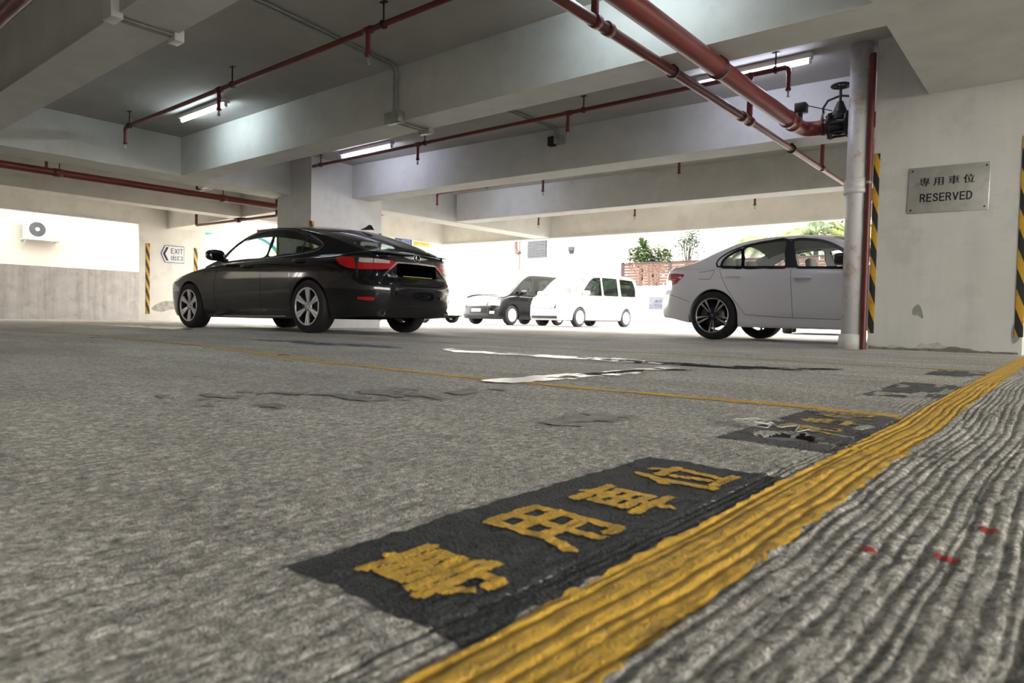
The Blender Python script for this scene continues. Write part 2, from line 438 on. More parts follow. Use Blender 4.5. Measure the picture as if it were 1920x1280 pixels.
def axis(segs):
    out = []
    for a, b, st in segs:
        n = max(1, int(round((b - a) / st))); out += list(np.linspace(a, b, n, endpoint=False))
    return np.array(out + [segs[-1][1]])
def conc_floor_mat():
    m = mat('broomed_concrete', (.83, .79, .725), rough=.62, vary=.22, scale=70, bump=.9, bscale=330)
    n, l = m.node_tree.nodes, m.node_tree.links
    b = n['Principled BSDF']
    base = b.inputs['Base Color'].links[0].from_socket
    tc = n.new('ShaderNodeTexCoord')
    def noise(scale, det, sx=1., sy=1., w=.6):
        mp = n.new('ShaderNodeMapping'); mp.inputs['Scale'].default_value = (sx, sy, 1); l.new(tc.outputs['Object'], mp.inputs['Vector'])
        z = n.new('ShaderNodeTexNoise'); z.inputs['Scale'].default_value = scale; z.inputs['Detail'].default_value = det; z.inputs['Roughness'].default_value = w
        l.new(mp.outputs[0], z.inputs['Vector']); return z.outputs['Fac']
    def ramp(s, a, bb, ca, cb):
        r = n.new('ShaderNodeValToRGB'); r.color_ramp.elements[0].position = a; r.color_ramp.elements[1].position = bb
        r.color_ramp.elements[0].color = (ca, ca, ca, 1); r.color_ramp.elements[1].color = (cb, cb, cb, 1); l.new(s, r.inputs['Fac']); return r.outputs['Color']
    def mul(a, bb):
        x = n.new('ShaderNodeMix'); x.data_type = 'RGBA'; x.blend_type = 'MULTIPLY'; x.inputs['Factor'].default_value = 1
        l.new(a, x.inputs[6]); l.new(bb, x.inputs[7]); return x.outputs[2]
    # broad tyre and oil darkening, fine pits, streaks along the lanes
    c = mul(base, ramp(noise(.55, 8, 1, 1.8, .62), .36, .62, .82, 1.12))
    c = mul(c, ramp(noise(1.7, 8, .8, 2.2, .65), .38, .58, .84, 1.06))
    c = mul(c, ramp(noise(26, 6, 1.7, .8, .7), .38, .60, .66, 1.12))
    c = mul(c, ramp(noise(150, 3), .36, .54, .55, 1.06))
    c = mul(c, ramp(noise(1, 4, 190, 14, .6), .36, .56, .80, 1.03))
    c = mul(c, ramp(noise(70, 5, 1.3, .8, .75), .41, .58, .58, 1.18))
    l.new(c, b.inputs['Base Color'])
    rr = n.new('ShaderNodeMapRange'); rr.inputs[1].default_value = .35; rr.inputs[2].default_value = .65; rr.inputs[3].default_value = .42; rr.inputs[4].default_value = .72
    l.new(noise(.7, 7, 1, 1.6, .6), rr.inputs[0]); l.new(rr.outputs[0], b.inputs['Roughness'])
    return m
floor_conc = conc_floor_mat()
fx = axis([(-24, -2, .8), (-2, -1.3, .02), (-1.3, -.7, .008), (-.7, .40, .0030), (.40, 1.3, .012), (1.3, 9, .8)])
fy = axis([(-7, -.3, .5), (-.3, .1, .02), (.1, 1.0, .0055), (1.0, 2.2, .009), (2.2, 4.6, .02), (4.6, 14.5, .8)])
XX, YY = np.meshgrid(fx, fy, indexing='ij')
mb = MB(); mb.grid(np.stack([XX, YY, hfun(XX, YY)], -1))
struct(mb.build('floor', floor_conc), 'grey broom-finished concrete car park floor with oily stains')
ground = mat('outdoor_paving', (.24, .235, .22), rough=.8, vary=.08, scale=2)
mb = MB(); mb.add([(-90, -60, -.012), (60, -60, -.012), (60, 90, -.012), (-90, 90, -.012)], [(0, 1, 2, 3)])
struct(mb.build('ground', ground), 'bright pale paving outside the car park')

def overlay(name, m, x0, x1, y0, y1, st, label, wob=.004, keep=None, lift=.0009, sy=None):
    """a film of paint that follows the floor's relief"""
    xs = np.linspace(x0, x1, max(2, int((x1 - x0) / st) + 1)); ys = np.linspace(y0, y1, max(2, int((y1 - y0) / (sy or st * 2)) + 1))
    X, Y = np.meshgrid(xs, ys, indexing='ij')
    if wob:
        e = np.linspace(-1, 1, len(xs))[:, None]
        X = X + wob * e * (vnoise(Y * 60, Y * 0 + np.sign(e) * 3, 21) - .5) * 2
        q = np.linspace(-1, 1, len(ys))[None, :]
        Y = Y + (np.abs(q) > .999) * wob * 2 * (vnoise(X * 70, X * 0 + q * 5, 23) - .5)
    P = np.stack([X, Y, hfun(X, Y) + lift], -1)
    mb = MB(); mb.grid(P)
    if keep is not None:
        cx = P[:-1, :-1, 0] + st / 2; cy = P[:-1, :-1, 1] + st
        k = keep(cx, cy).reshape(-1)
        mb.f = [f for f, a in zip(mb.f, k) if a]; mb.m = mb.m[:len(mb.f)]; mb.sm = mb.sm[:len(mb.f)]
    o = mb.build(name, m)
    return struct(o, label)

def skew_line(name, m, pts, w, label, lift=.0012, st=.012, worn=0., seed=0):
    """paint line through floor points, with ragged edges"""
    mb = MB(); P = np.array(pts, float); rows = []
    for (a, b) in zip(P[:-1], P[1:]):
        k = max(1, int(np.linalg.norm(b - a) / st)); rows += [a + (b - a) * t for t in np.linspace(0, 1, k, endpoint=False)]
    rows = np.array(rows + [P[-1]])
    d = np.gradient(rows, axis=0); d /= np.linalg.norm(d, axis=1)[:, None]; nr = np.stack([-d[:, 1], d[:, 0]], -1)
    ws = np.linspace(-.5, .5, 9)
    G = rows[:, None, :] + nr[:, None, :] * (ws * w)[None, :, None] * (1 + .25 * (vnoise(rows[:, 0] * 25, rows[:, 1] * 25, seed) - .5))[:, None, None]
    Z = hfun(G[..., 0], G[..., 1]) + lift
    mb.grid(np.concatenate([G, Z[..., None]], -1), flip=True)
    if worn:
        k = (.55 * vnoise(G[:-1, :-1, 0] * 9, G[:-1, :-1, 1] * 9, seed + 4) + .45 * vnoise(G[:-1, :-1, 0] * 60, G[:-1, :-1, 1] * 60, seed + 5)).reshape(-1) > worn + .08
        mb.f = [f for f, a in zip(mb.f, k) if a]; mb.m = mb.m[:len(mb.f)]; mb.sm = mb.sm[:len(mb.f)]
    return struct(mb.build(name, m), label)

overlay('floor_line', yellow_paint, -.327, -.230, .05, 6.9, .0026, 'broad yellow bay line running up to the pillar with the reserved sign', sy=.0075)
overlay('floor_marking', black_paint, -.560, -.3285, .352, 1.060, .0036, 'black painted rectangle under the yellow floor writing', lift=.0007)

def glyph_keep(V, T, cx, cy, thick):
    """cells of a square grid covered by the glyph triangles (in floor coordinates), thickened"""
    def k(X, Y):
        o = np.zeros(X.shape, bool)
        for dx, dy in ((0, 0), (thick, 0), (-thick, 0), (0, thick), (0, -thick)):
            for t in T:
                a, b, c = V[t]
                px, py = X + dx - cx, Y + dy - cy
                d1 = (px - b[0]) * (a[1] - b[1]) - (a[0] - b[0]) * (py - b[1])
                d2 = (px - c[0]) * (b[1] - c[1]) - (b[0] - c[0]) * (py - c[1])
                d3 = (px - a[0]) * (c[1] - a[1]) - (c[0] - a[0]) * (py - a[1])
                o |= ~(((d1 < 0) | (d2 < 0) | (d3 < 0)) & ((d1 > 0) | (d2 > 0) | (d3 > 0)))
        return o
    return k
def floor_glyph(ch, x0, x1, y0, y1, m, label, st=.0019, thick=.0036, worn=0.):
    V, T = text_fit(ch, y1 - y0, x1 - x0)
    if len(T) == 0: return
    W = np.stack([-V[:, 1], V[:, 0]], -1)          # tops of the characters point to -X
    cx, cy = (x0 + x1) / 2, (y0 + y1) / 2
    gk = glyph_keep(W, T, cx, cy, thick)
    def keep(X, Y):
        o = gk(X + .0014 * (vnoise(X * 260, Y * 260, 31) - .5) * 2, Y)
        if worn: o &= vnoise(X * 40, Y * 30, 33) > worn
        return o
    xs = np.arange(x0 - .012, x1 + .012, st); ys = np.arange(y0 - .012, y1 + .012, st)
    X, Y = np.meshgrid(xs, ys, indexing='ij')
    P = np.stack([X, Y, hfun(X, Y) + .0020], -1)
    mb = MB(); mb.grid(P)
    k = keep(X[:-1, :-1] + st / 2, Y[:-1, :-1] + st / 2).reshape(-1)
    mb.f = [f for f, a in zip(mb.f, k) if a]; mb.m = mb.m[:len(mb.f)]; mb.sm = mb.sm[:len(mb.f)]
    struct(mb.build('floor_marking', m), label)
for ch, y0, y1, lb in (('專', .385, .488, 'yellow painted character on the black rectangle, first of four and farthest from the pillar'), ('用', .560, .672, 'yellow painted character on the black rectangle, second of four, an open box shape'),
                   ('車', .728, .832, 'yellow painted character on the black rectangle, third of four'), ('位', .892, 1.015, 'yellow painted character on the black rectangle, last of four and closest to the pillar')):
    floor_glyph(ch, -.512, -.378, y0, y1, yellow_paint, lb)
overlay('floor_marking', faded_black, -.555, -.3285, 1.33, 1.955, .0045, 'worn black rectangle beside the hole in the floor', lift=.0007, keep=lambda X, Y: (((X + .455) / .07) ** 2 + ((Y - 1.475) / .07) ** 2 > 1) & (vnoise(X * 22, Y * 16, 41) > .22))
for i, (ch, y0, y1) in enumerate((('用', 1.55, 1.65), ('車', 1.70, 1.80), ('位', 1.84, 1.94))):
    floor_glyph(ch, -.51, -.38, y0, y1, faded_yellow, 'half-worn yellow character on the faded black rectangle, ' + ('closest to the hole', 'the middle one of three', 'closest to the thin yellow line')[i], st=.003, worn=.46)
overlay('floor_marking', faded_black, -.545, -.3285, 2.55, 3.25, .012, 'faint dark rectangle past the thin yellow line', lift=.0009, keep=lambda X, Y: vnoise(X * 20, Y * 9, 43) > .33)
overlay('floor_marking', faded_black, -.56, -.3285, 3.85, 4.35, .012, 'faint dark rectangle in front of the pillar with the reserved sign', lift=.0009, keep=lambda X, Y: vnoise(X * 20, Y * 9, 44) > .33)
skew_line('floor_line', yellow_paint, [(-.33, 2.00), (-.61, 2.01), (-1.60, 1.935), (-2.87, 1.99), (-4.5, 2.27), (-6.6, 2.38), (-9.5, 2.25)], .062, 'thin yellow bay line crossing from the broad line toward the black sedan', worn=.12)
skew_line('floor_line', faded_yellow, [(-.35, 4.42), (-1.0, 4.42), (-1.7, 4.5), (-4.1, 4.45), (-6.9, 4.5)], .07, 'second thin yellow bay line in front of the white sedan', worn=.25, seed=3)
skew_line('floor_line', faded_yellow, [(-.35, 6.86), (-2, 6.85), (-6, 6.9)], .07, 'worn yellow bay line at the foot of the pillar', worn=.4, seed=5)
skew_line('floor_line', white_line, [(-4.4, 6.95), (-5.4, 6.55), (-6.4, 5.85)], .07, 'thin white line on the floor behind the black sedan', worn=.25, seed=9)
skew_line('floor_line', white_line, [(-5.05, 5.05), (-5.9, 5.45), (-6.9, 5.2)], .06, 'short white line beside the rear wheel of the black sedan', worn=.3, seed=12)

def blob(name, m, pts, label, lift, kind='structure', k=8, amp=.05, seed=0, st=.022, hole=.40):
    """ragged patch lying on the floor, built from small cells"""
    P = catmull(pts, k); lo, hi = P.min(0) - .1, P.max(0) + .1
    st = max(st, float((hi - lo).max()) / 220)
    xs, ys = np.arange(lo[0], hi[0], st), np.arange(lo[1], hi[1], st)
    X, Y = np.meshgrid(xs, ys, indexing='ij')
    wx = X + amp * (vnoise(X * 6, Y * 6, seed) - .5) * 2 + amp * .6 * (vnoise(X * 21, Y * 21, seed + 1) - .5) * 2; wy = Y + amp * (vnoise(X * 6, Y * 6, seed + 2) - .5) * 2 + amp * .6 * (vnoise(X * 21, Y * 21, seed + 3) - .5) * 2
    kf = (inside(P, wx, wy) & (vnoise(X * 9, Y * 16, seed + 5) * .65 + vnoise(X * 30, Y * 45, seed + 6) * .35 > hole))[:-1, :-1].reshape(-1)
    mb = MB(); mb.grid(np.stack([X, Y, 0 * X + lift], -1))
    mb.f = [f for f, a in zip(mb.f, kf) if a]; mb.m = mb.m[:len(mb.f)]; mb.sm = mb.sm[:len(mb.f)]
    o = mb.build(name, m)
    bm = bmesh.new(); bm.from_mesh(o.data); bmesh.ops.delete(bm, geom=[v for v in bm.verts if not v.link_faces], context='VERTS'); bm.to_mesh(o.data); bm.free()
    struct(o, label); o['kind'] = kind
    return o
blob('floor_stain_shade', wet_mat, [(-1.72, 1.87), (-1.56, 1.86), (-1.53, 2.2), (-1.50, 2.6), (-1.54, 3.15), (-1.64, 3.1), (-1.62, 2.7), (-1.67, 2.3)], 'smooth wet streak mirroring daylight across the thin yellow line', .0042, seed=1, amp=.03)
blob('floor_stain_shade', wet_mat, [(-3.6, 3.5), (-3.3, 3.28), (-2.7, 3.30), (-2.0, 3.34), (-1.7, 3.36), (-2.1, 3.6), (-2.7, 3.5)], 'smooth wet streak mirroring daylight past the blue stain', .0042, seed=2, amp=.04)
blob('floor_stain_shade', wet_mat, [(-12.6, 3.9), (-11.2, 4.0), (-9.5, 4.0), (-8.9, 4.2), (-10.6, 4.75), (-11.8, 4.3)], 'shiny damp patch on the floor below the front of the black sedan', .0042, seed=4, amp=.12)
blob('floor_stain_shade', tar_shade_mat, [(-2.2, 3.40), (-1.7, 3.36), (-1.2, 3.45), (-.95, 3.8), (-1.15, 3.75), (-1.5, 3.55)], 'black tarry patch at the end of the wet streaks', .0046, seed=5, amp=.05)
blob('floor_stain_shade', tar_shade_mat, [(-1.65, 2.42), (-1.58, 2.44), (-1.52, 2.8), (-1.4, 3.1), (-1.56, 2.95)], 'thin black tarry streak along the wet patch', .0048, seed=6, amp=.02)
oil_mat = mat('oily_concrete', (.25, .23, .205), rough=.5, vary=.4, scale=30)
blob('floor_stain_shade', oil_mat, [(-1.95, .78), (-1.62, .85), (-1.45, 1.15), (-1.42, 1.55), (-1.5, 1.8), (-1.62, 1.5), (-1.72, 1.15), (-1.98, .95)], 'dark oily patch on the bare floor short of the thin yellow line', .0030, seed=14, amp=.06, st=.007, hole=.57)
blob('floor_stain_shade', oil_mat, [(-.95, .95), (-.8, 1.0), (-.78, 1.3), (-.9, 1.45), (-1.05, 1.3)], 'faint oily speckle beside the black rectangle', .0030, seed=15, amp=.06, st=.006, hole=.62)
overlay('floor_stain_shade', tar_shade_mat, -.53, -.375, 1.40, 1.55, .004, 'broken hole in the concrete with shadow and dirt painted in, by the worn black rectangle', lift=.0012, wob=0, keep=lambda X, Y: ((X + .455) / .06) ** 2 + ((Y - 1.475) / .055) ** 2 < .5 + .7 * vnoise(X * 70, Y * 60, 61))  # dark film painted in the hole for its shadow and dirt
blue_stain_m = mat('blue_stain_paint', (.10, .12, .26), rough=.55, vary=.5, scale=4, dirt=(.2, .2, .2), dscale=5, damt=.9)
blob('floor_stain_shade', blue_stain_m, [(-5.6, 3.15), (-4.6, 3.12), (-3.8, 3.28), (-4.2, 3.45), (-5.2, 3.35)], 'dull blue paint stain on the floor in front of the black sedan', .0040, seed=7, amp=.06)
red_spot = mat('red_spot_paint', (.42, .03, .03), rough=.6, vary=.3, scale=80)
for (x, y, s_, lb) in ((-.091, .815, .014, 'larger red paint spot on the grooved concrete'), (-.069, .955, .012, 'fainter red paint spot beyond the larger one'), (-.158, .783, .008, 'small reddish fleck near the broad yellow line')):
    overlay('floor_marking', red_spot, x - s_, x + s_, y - s_ * 1.2, y + s_ * 1.2, .0016, lb, lift=.0013, sy=.002, wob=0, keep=lambda X, Y, x=x, y=y, s_=s_: (((X - x) / s_) ** 2 + ((Y - y) / s_ / .8) ** 2 < .35 + .9 * vnoise(X * 220, Y * 220, 51)))

# ------------------------------------------------------------------ slab, beams, pillars
ZB, ZS = 2.37, 2.97
def pr(name, m, pts, z0, z1, label):
    mb = MB(); mb.prism(pts, z0, z1); return struct(mb.build(name, m), label)
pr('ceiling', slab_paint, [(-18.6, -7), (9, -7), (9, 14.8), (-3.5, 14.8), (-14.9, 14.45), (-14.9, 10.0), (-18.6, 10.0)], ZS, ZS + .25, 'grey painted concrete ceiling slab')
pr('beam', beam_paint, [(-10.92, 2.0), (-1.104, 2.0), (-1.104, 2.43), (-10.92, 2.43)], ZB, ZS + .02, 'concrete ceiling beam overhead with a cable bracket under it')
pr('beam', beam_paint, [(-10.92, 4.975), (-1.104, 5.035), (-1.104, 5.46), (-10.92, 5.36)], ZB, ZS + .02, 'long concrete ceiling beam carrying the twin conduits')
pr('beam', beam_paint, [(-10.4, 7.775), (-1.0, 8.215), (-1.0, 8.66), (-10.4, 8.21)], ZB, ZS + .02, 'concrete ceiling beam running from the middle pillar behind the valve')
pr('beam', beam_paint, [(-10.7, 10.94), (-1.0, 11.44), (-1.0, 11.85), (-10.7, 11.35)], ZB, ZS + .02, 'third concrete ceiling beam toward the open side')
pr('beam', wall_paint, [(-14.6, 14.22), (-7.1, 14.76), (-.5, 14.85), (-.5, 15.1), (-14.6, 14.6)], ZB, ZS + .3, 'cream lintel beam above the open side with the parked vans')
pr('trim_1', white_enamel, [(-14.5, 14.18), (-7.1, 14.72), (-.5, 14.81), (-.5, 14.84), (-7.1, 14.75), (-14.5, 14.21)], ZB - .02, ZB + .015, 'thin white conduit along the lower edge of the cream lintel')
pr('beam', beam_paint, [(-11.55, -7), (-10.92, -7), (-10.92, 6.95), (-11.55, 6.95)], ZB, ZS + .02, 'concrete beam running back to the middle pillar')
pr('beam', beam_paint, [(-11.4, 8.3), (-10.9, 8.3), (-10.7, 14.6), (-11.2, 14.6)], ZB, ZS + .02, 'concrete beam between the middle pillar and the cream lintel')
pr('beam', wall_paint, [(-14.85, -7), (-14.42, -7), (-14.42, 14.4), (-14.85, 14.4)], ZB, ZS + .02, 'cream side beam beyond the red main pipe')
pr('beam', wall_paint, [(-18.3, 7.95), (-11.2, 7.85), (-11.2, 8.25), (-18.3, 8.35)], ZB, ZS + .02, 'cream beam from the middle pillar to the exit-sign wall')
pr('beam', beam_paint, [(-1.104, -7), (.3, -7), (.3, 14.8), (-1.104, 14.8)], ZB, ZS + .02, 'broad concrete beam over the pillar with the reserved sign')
pr('beam', beam_paint, [(.3, 4.98), (9, 5.03), (9, 5.45), (.3, 5.4)], ZB, ZS + .02, 'concrete beam past the pillar with the reserved sign')
pr('wall_back', wall_paint, [(-18.6, -7.2), (9, -7.2), (9, -7), (-18.6, -7)], -.02, 3.2, 'wall behind the viewer')
pr('wall_front', wall_paint, [(-.34, 14.5), (9, 14.5), (9, 14.75), (-.34, 14.75)], -.02, 3.0, 'solid wall beyond the neighbouring bay')
pr('wall_right', wall_paint, [(9, -7), (9.2, -7), (9.2, 14.8), (9, 14.8)], -.02, 1.15, 'parapet of the neighbouring bay')
pil = pr('pillar', pillar_paint, [(-1.54, 7.3), (-.335, 7.3), (-.335, 8.45), (-1.54, 8.45)], -.01, ZS + .02, 'wide pale painted pillar carrying the reserved sign')
pil2 = pr('pillar', pillar_paint, [(-11.34, 6.915), (-10.28, 6.915), (-10.28, 8.47), (-11.34, 8.47)], -.01, ZS + .02, 'pale painted pillar rising behind the black sedan')
def child(o, p):
    o.parent = p; return o
def strip(name, p, m, x0, x1, y0, y1, z0, z1):
    mb = MB(); mb.bbox(x0, x1, y0, y1, z0, z1, .002); return child(mb.build(name, m), p)
strip('hazard_stripe', pil, hazard, -1.541, -1.487, 7.292, 7.31, .16, 1.885)
strip('hazard_stripe', pil, hazard, -.392, -.330, 7.292, 7.31, .16, 1.885)
strip('hazard_stripe', pil2, hazard, -10.33, -10.272, 6.907, 6.985, .15, 1.86)
strip('hazard_stripe', pil2, hazard, -10.33, -10.272, 8.40, 8.478, .15, 1.80)
strip('hazard_stripe', pil2, hazard, -11.348, -11.28, 6.907, 6.93, .15, 1.76)
# worn patches and plinth grime on the big pillar
def patch(p, m, pts, y, name='bare_patch'):
    mb = MB(); P = catmull(pts, 4); mb.plate([(x, y, z) for x, z in P], (0, -.002, 0)); child(mb.build(name, m), p)
patch(pil, plaster_grey, [(-1.165, .40), (-1.125, .442), (-1.095, .40), (-1.078, .31), (-1.12, .335), (-1.165, .345)], 7.2995)
patch(pil, plaster_grey, [(-.408, .24), (-.385, .285), (-.348, .30), (-.345, .17), (-.395, .10), (-.412, .17)], 7.2995)
grime = mat('damp_grime', (.24, .225, .2), rough=.9, vary=.3, scale=14, dirt=(.5, .49, .46), dscale=12, damt=.9)
xs_ = np.linspace(-1.53, -.36, 90)
for q, (m_, hh, sd) in enumerate(((mat('damp_grime', (.54, .525, .49), rough=.9, vary=.15, scale=14, dirt=(.25, .235, .21), dscale=9, damt=.6), .07, 3), (mat('dark_grime', (.20, .19, .17), rough=.9, vary=.3, scale=20), .05, 8))):
    mb = MB(); zt_ = .012 + hh * (.25 + .75 * vnoise(xs_ * 5 + sd, xs_ * 0 + sd, sd)) * (.6 + .8 * vnoise(xs_ * 21, xs_ * 0 + sd, sd + 1)) * (1 - .6 * sst(xs_, -1.0, -.5))
    mb.grid(np.stack([np.stack([xs_, xs_ * 0 + 7.2985 - .0006 * q, xs_ * 0 + .008], -1), np.stack([xs_, xs_ * 0 + 7.2985 - .0006 * q, zt_], -1)], 0), flip=True); child(mb.build('damp_stain', m_), pil)
# left side: parapet, lintel, end pier with the exit sign
XW = -18.2
pr('wall_left', parapet_conc, [(XW - .2, -7), (XW, -7), (XW, 7.25), (XW - .2, 7.25)], -.01, 1.21, 'stained grey concrete parapet under the long opening')
pr('wall_left', wall_paint, [(XW - .2, -1.2), (XW, -1.2), (XW, 2.6), (XW - .2, 2.6)], 1.21, 2.435, 'solid wall at the near end of the long opening')
pr('wall_left', wall_paint, [(XW - .2, -7), (XW, -7), (XW, -4.8), (XW - .2, -4.8)], 1.21, 2.435, 'solid wall at the blind end of the parking floor')
pr('trim_2', wall_paint, [(XW - .25, -7), (XW + .03, -7), (XW + .03, 7.25), (XW - .25, 7.25)], 2.435, ZS + .02, 'pale lintel above the long opening')
pr('trim_3', white_enamel, [(XW - .1, -7), (XW + .05, -7), (XW + .05, 7.25), (XW - .1, 7.25)], 2.405, 2.435, 'white strip under the lintel of the long opening')
pier = pr('pillar', wall_paint, [(XW - .5, 7.25), (XW, 7.25), (XW, 8.95), (XW - .5, 8.95)], -.01, ZS + .02, 'cream end pier with the exit sign')
pr('trim_4', wall_paint, [(XW - .25, 8.95), (XW, 8.95), (XW, 14.5), (XW - .25, 14.5)], 2.435, ZS + .02, 'cream lintel over the exit opening')
strip('hazard_stripe', pier, hazard, XW - .01, XW + .008, 7.41, 7.51, .16, 1.95)
strip('hazard_stripe', pier, hazard, XW - .01, XW + .008, 8.64, 8.74, .16, 1.945)
mb = MB(); P = catmull([(7.55, .3), (7.8, .48), (8.1, .5), (8.3, .38), (8.5, .5), (8.9, .35), (8.9, .18), (8.4, .25), (8.1, .3), (7.8, .22)], 4)
mb.plate([(XW, y, z) for y, z in P], (.002, 0, 0)); child(mb.build('bare_patch', mat('flaking_plaster', (.42, .40, .37), rough=.9, vary=.3, scale=9)), pier)
# ------------------------------------------------------------------ signs
t = thing('reserved_sign', 'dented metal sign reading RESERVED screwed to the wide pillar', 'sign', (-.926, 7.298, 1.49))
t.rotation_euler = (0, R(.9), 0)
mb = MB(); mb.bbox(-.315, .315, -.012, 0, -.212, .212, .006); mb.build('plate', alu, t)
mb = MB(); add_text(mb, '專 用 車 位', .425, .078, (-.012, -.0125, .075), (1, 0, 0), (0, 0, 1), .0022); mb.build('lettering', black_ink, t)
mb = MB(); add_caps(mb, 'RESERVED', .405, .076, (-.012, -.0125, -.072), (1, 0, 0), (0, 0, 1), .17, .34); mb.build('lettering', black_ink, t)
for sx in (-1, 1):
    for sz in (-1, 1):
        mb = MB(); mb.lathe([(0, -.019), (.006, -.018), (.008, -.012)], 10, Matrix.Translation((sx * .285, 0, sz * .18)), axis='y'); mb.build('screw', dark_iron, t)
t = thing('exit_sign', 'white EXIT sign with a black arrow and blue border on the cream pier', 'sign', (XW + .003, 8.08, 1.725))
def on_pier(pts, d, m, name, x=0.):
    mb = MB(); mb.plate([(x, y, z) for y, z in pts], (d, 0, 0)); return mb.build(name, m, t)
out = [(-.30, 0), (-.20, .222), (.295, .222), (.295, -.222), (-.20, -.222)]
on_pier(out, .01, blue_ink, 'border'); on_pier([(y * .945 + .003, z * .925) for y, z in out], .0115, white_sign, 'face')
on_pier([(-.255, 0), (-.165, .175), (-.105, .175), (-.19, 0), (-.105, -.175), (-.165, -.175)], .013, black_ink, 'arrow')
mb = MB(); add_caps(mb, 'EXIT', .31, .135, (.0125, .105, .085), (0, 1, 0), (0, 0, 1), .15, .36); mb.build('lettering', black_ink, t)
mb = MB(); add_text(mb, '出口', .29, .13, (.0125, .10, -.095), (0, 1, 0), (0, 0, 1), .0025); mb.build('lettering', black_ink, t)
t = thing('direction_sign', 'blue sign with white writing on the side beam above the black sedan', 'sign', (-14.415, 12.66, 2.26))
mb = MB(); mb.bbox(0, .02, -.31, .31, -.11, .11, .004); mb.build('panel', blue_ink, t)
mb = MB(); mb.box(.02, .021, -.27, -.15, -.06, .06); mb.build('pictogram', white_sign, t); mb = MB(); add_text(mb, '出口', .3, .09, (.0215, .08, .05), (0, 1, 0), (0, 0, 1)); mb.build('lettering', white_sign, t); mb = MB(); add_text(mb, 'Exit', .3, .07, (.0215, .08, -.055), (0, 1, 0), (0, 0, 1)); mb.build('lettering', white_sign, t)
yel_sign = mat('yellow_sign_face', (.75, .6, .12), rough=.5)
t = thing('notice_sign', 'pale yellow sign beside the blue one on the side beam', 'sign', (-14.415, 13.33, 2.29))
mb = MB(); mb.bbox(0, .02, -.31, .31, -.06, .06, .004); mb.build('panel', yel_sign, t)

# ------------------------------------------------------------------ fluorescent fittings
def fitting(x0, x1, y, m, label, lit=True, yaw=0.):
    L = x1 - x0
    t = thing('fluorescent_light', label, 'light', ((x0 + x1) / 2, y, ZS), yaw, 'ceiling tube lights')
    mb = MB(); mb.bbox(-L / 2, L / 2, -.045, .045, -.055, 0, .006); mb.build('housing', white_enamel, t)
    for s in (-1, 1):
        mb = MB(); mb.bbox(s * (L / 2 - .02) - .012, s * (L / 2 - .02) + .012, -.02, .02, -.105, -.05, .004); mb.build('lamp_holder', white_enamel, t)
    mb = MB(); mb.tube([(-L / 2 + .035, 0, -.085), (L / 2 - .035, 0, -.085)], .0145, 12); mb.build('tube', m, t)
    return t
fitting(-9.70, -8.45, 4.42, tube_cool, 'lit tube light on the ceiling behind the sprinkler pipe end')
fitting(-9.62, -8.32, 7.05, tube_violet, 'lit tube light on the ceiling above the black sedan')
fitting(-3.35, -2.13, 7.25, tube_violet, 'lit tube light behind the big red pipe')
fitting(-3.30, -2.05, 4.45, tube_cool, 'lit tube light on the ceiling over the broad red pipes', yaw=0)
fitting(-3.3, -2.05, 1.2, tube_cool, 'lit tube light above the viewer')  # unseen lamp added to brighten the near floor
off_tube = mat('unlit_tube', (.75, .76, .76), rough=.3)
ft = fitting(-13.35, -12.4, 6.45, off_tube, 'unlit tube light hanging on two rods beyond the red main pipe')
for dx in (-.3, .3):
    mb = MB(); mb.tube([(dx, 0, 0), (dx, 0, .27)], .006, 6); mb.build('hanger_rod', galv, ft)
mb = MB(); mb.bbox(-.50, -.42, -.05, .05, -.07, .02, .01); mb.build('end_cap', dark_iron, ft)
ft.location.z = ZS - .27; ft.rotation_euler.z = R(3)
fitting(2.2, 3.5, 2.6, tube_cool, 'lit tube light over the neighbouring bay')  # extra lamp out of view, put in for more light near the viewer
fitting(-9.62, -8.32, 9.75, tube_violet, 'lit tube light beyond the middle pillar')  # hidden lamp added to light this bay

# ------------------------------------------------------------------ sprinkler pipes
def head(p, x, y, z, drop, m=red_pipe):
    mb = MB(); mb.tube([(x, y, z), (x, y, z - drop)], .021, 12); mb.lathe([(.021, 0), (.028, .004), (.028, .03), (.021, .034)], 12, Matrix.Translation((x, y, z - drop))); d = mb.build('drop_pipe', m, p)
    mb = MB(); k = z - drop
    mb.tube([(x, y, k), (x, y, k - .03)], .009, 8); mb.box(x - .004, x + .004, y - .014, y + .014, k - .055, k - .025); mb.lathe([(0, -.062), (.017, -.06), (.017, -.055), (0, -.053)], 12, Matrix.Translation((x, y, k)))
    h = mb.build('sprinkler_head', galv if m is red_pipe else m); h.parent = d
def hanger(p, x, y, z):
    mb = MB(); mb.tube([(x, y, ZS), (x, y, z + .02)], .008, 8); mb.box(x - .035, x + .035, y - .02, y + .02, ZS - .008, ZS); mb.lathe([(.030, -.012), (.038, -.012), (.038, .012), (.030, .012)], 14, Matrix.Translation((x, y, z)), axis='x')
    mb.build('hanger', dark_iron, p)
def tee(mb, x, y, z, r=.034):
    mb.lathe([(.025, -.05), (r, -.05), (r, .05), (.025, .05)], 14, Matrix.Translation((x, y, z)), axis='x')
def elbow_pts(p0, p1, p2, r=.06, n=6):
    """polyline through a rounded corner p1"""
    p0, p1, p2 = Vector(p0), Vector(p1), Vector(p2)
    a = p1 + (p0 - p1).normalized() * r; b = p1 + (p2 - p1).normalized() * r
    return [p0] + [a.lerp(p1, t).lerp(p1.lerp(b, t), t) for t in [i / n for i in range(n + 1)]] + [p2]
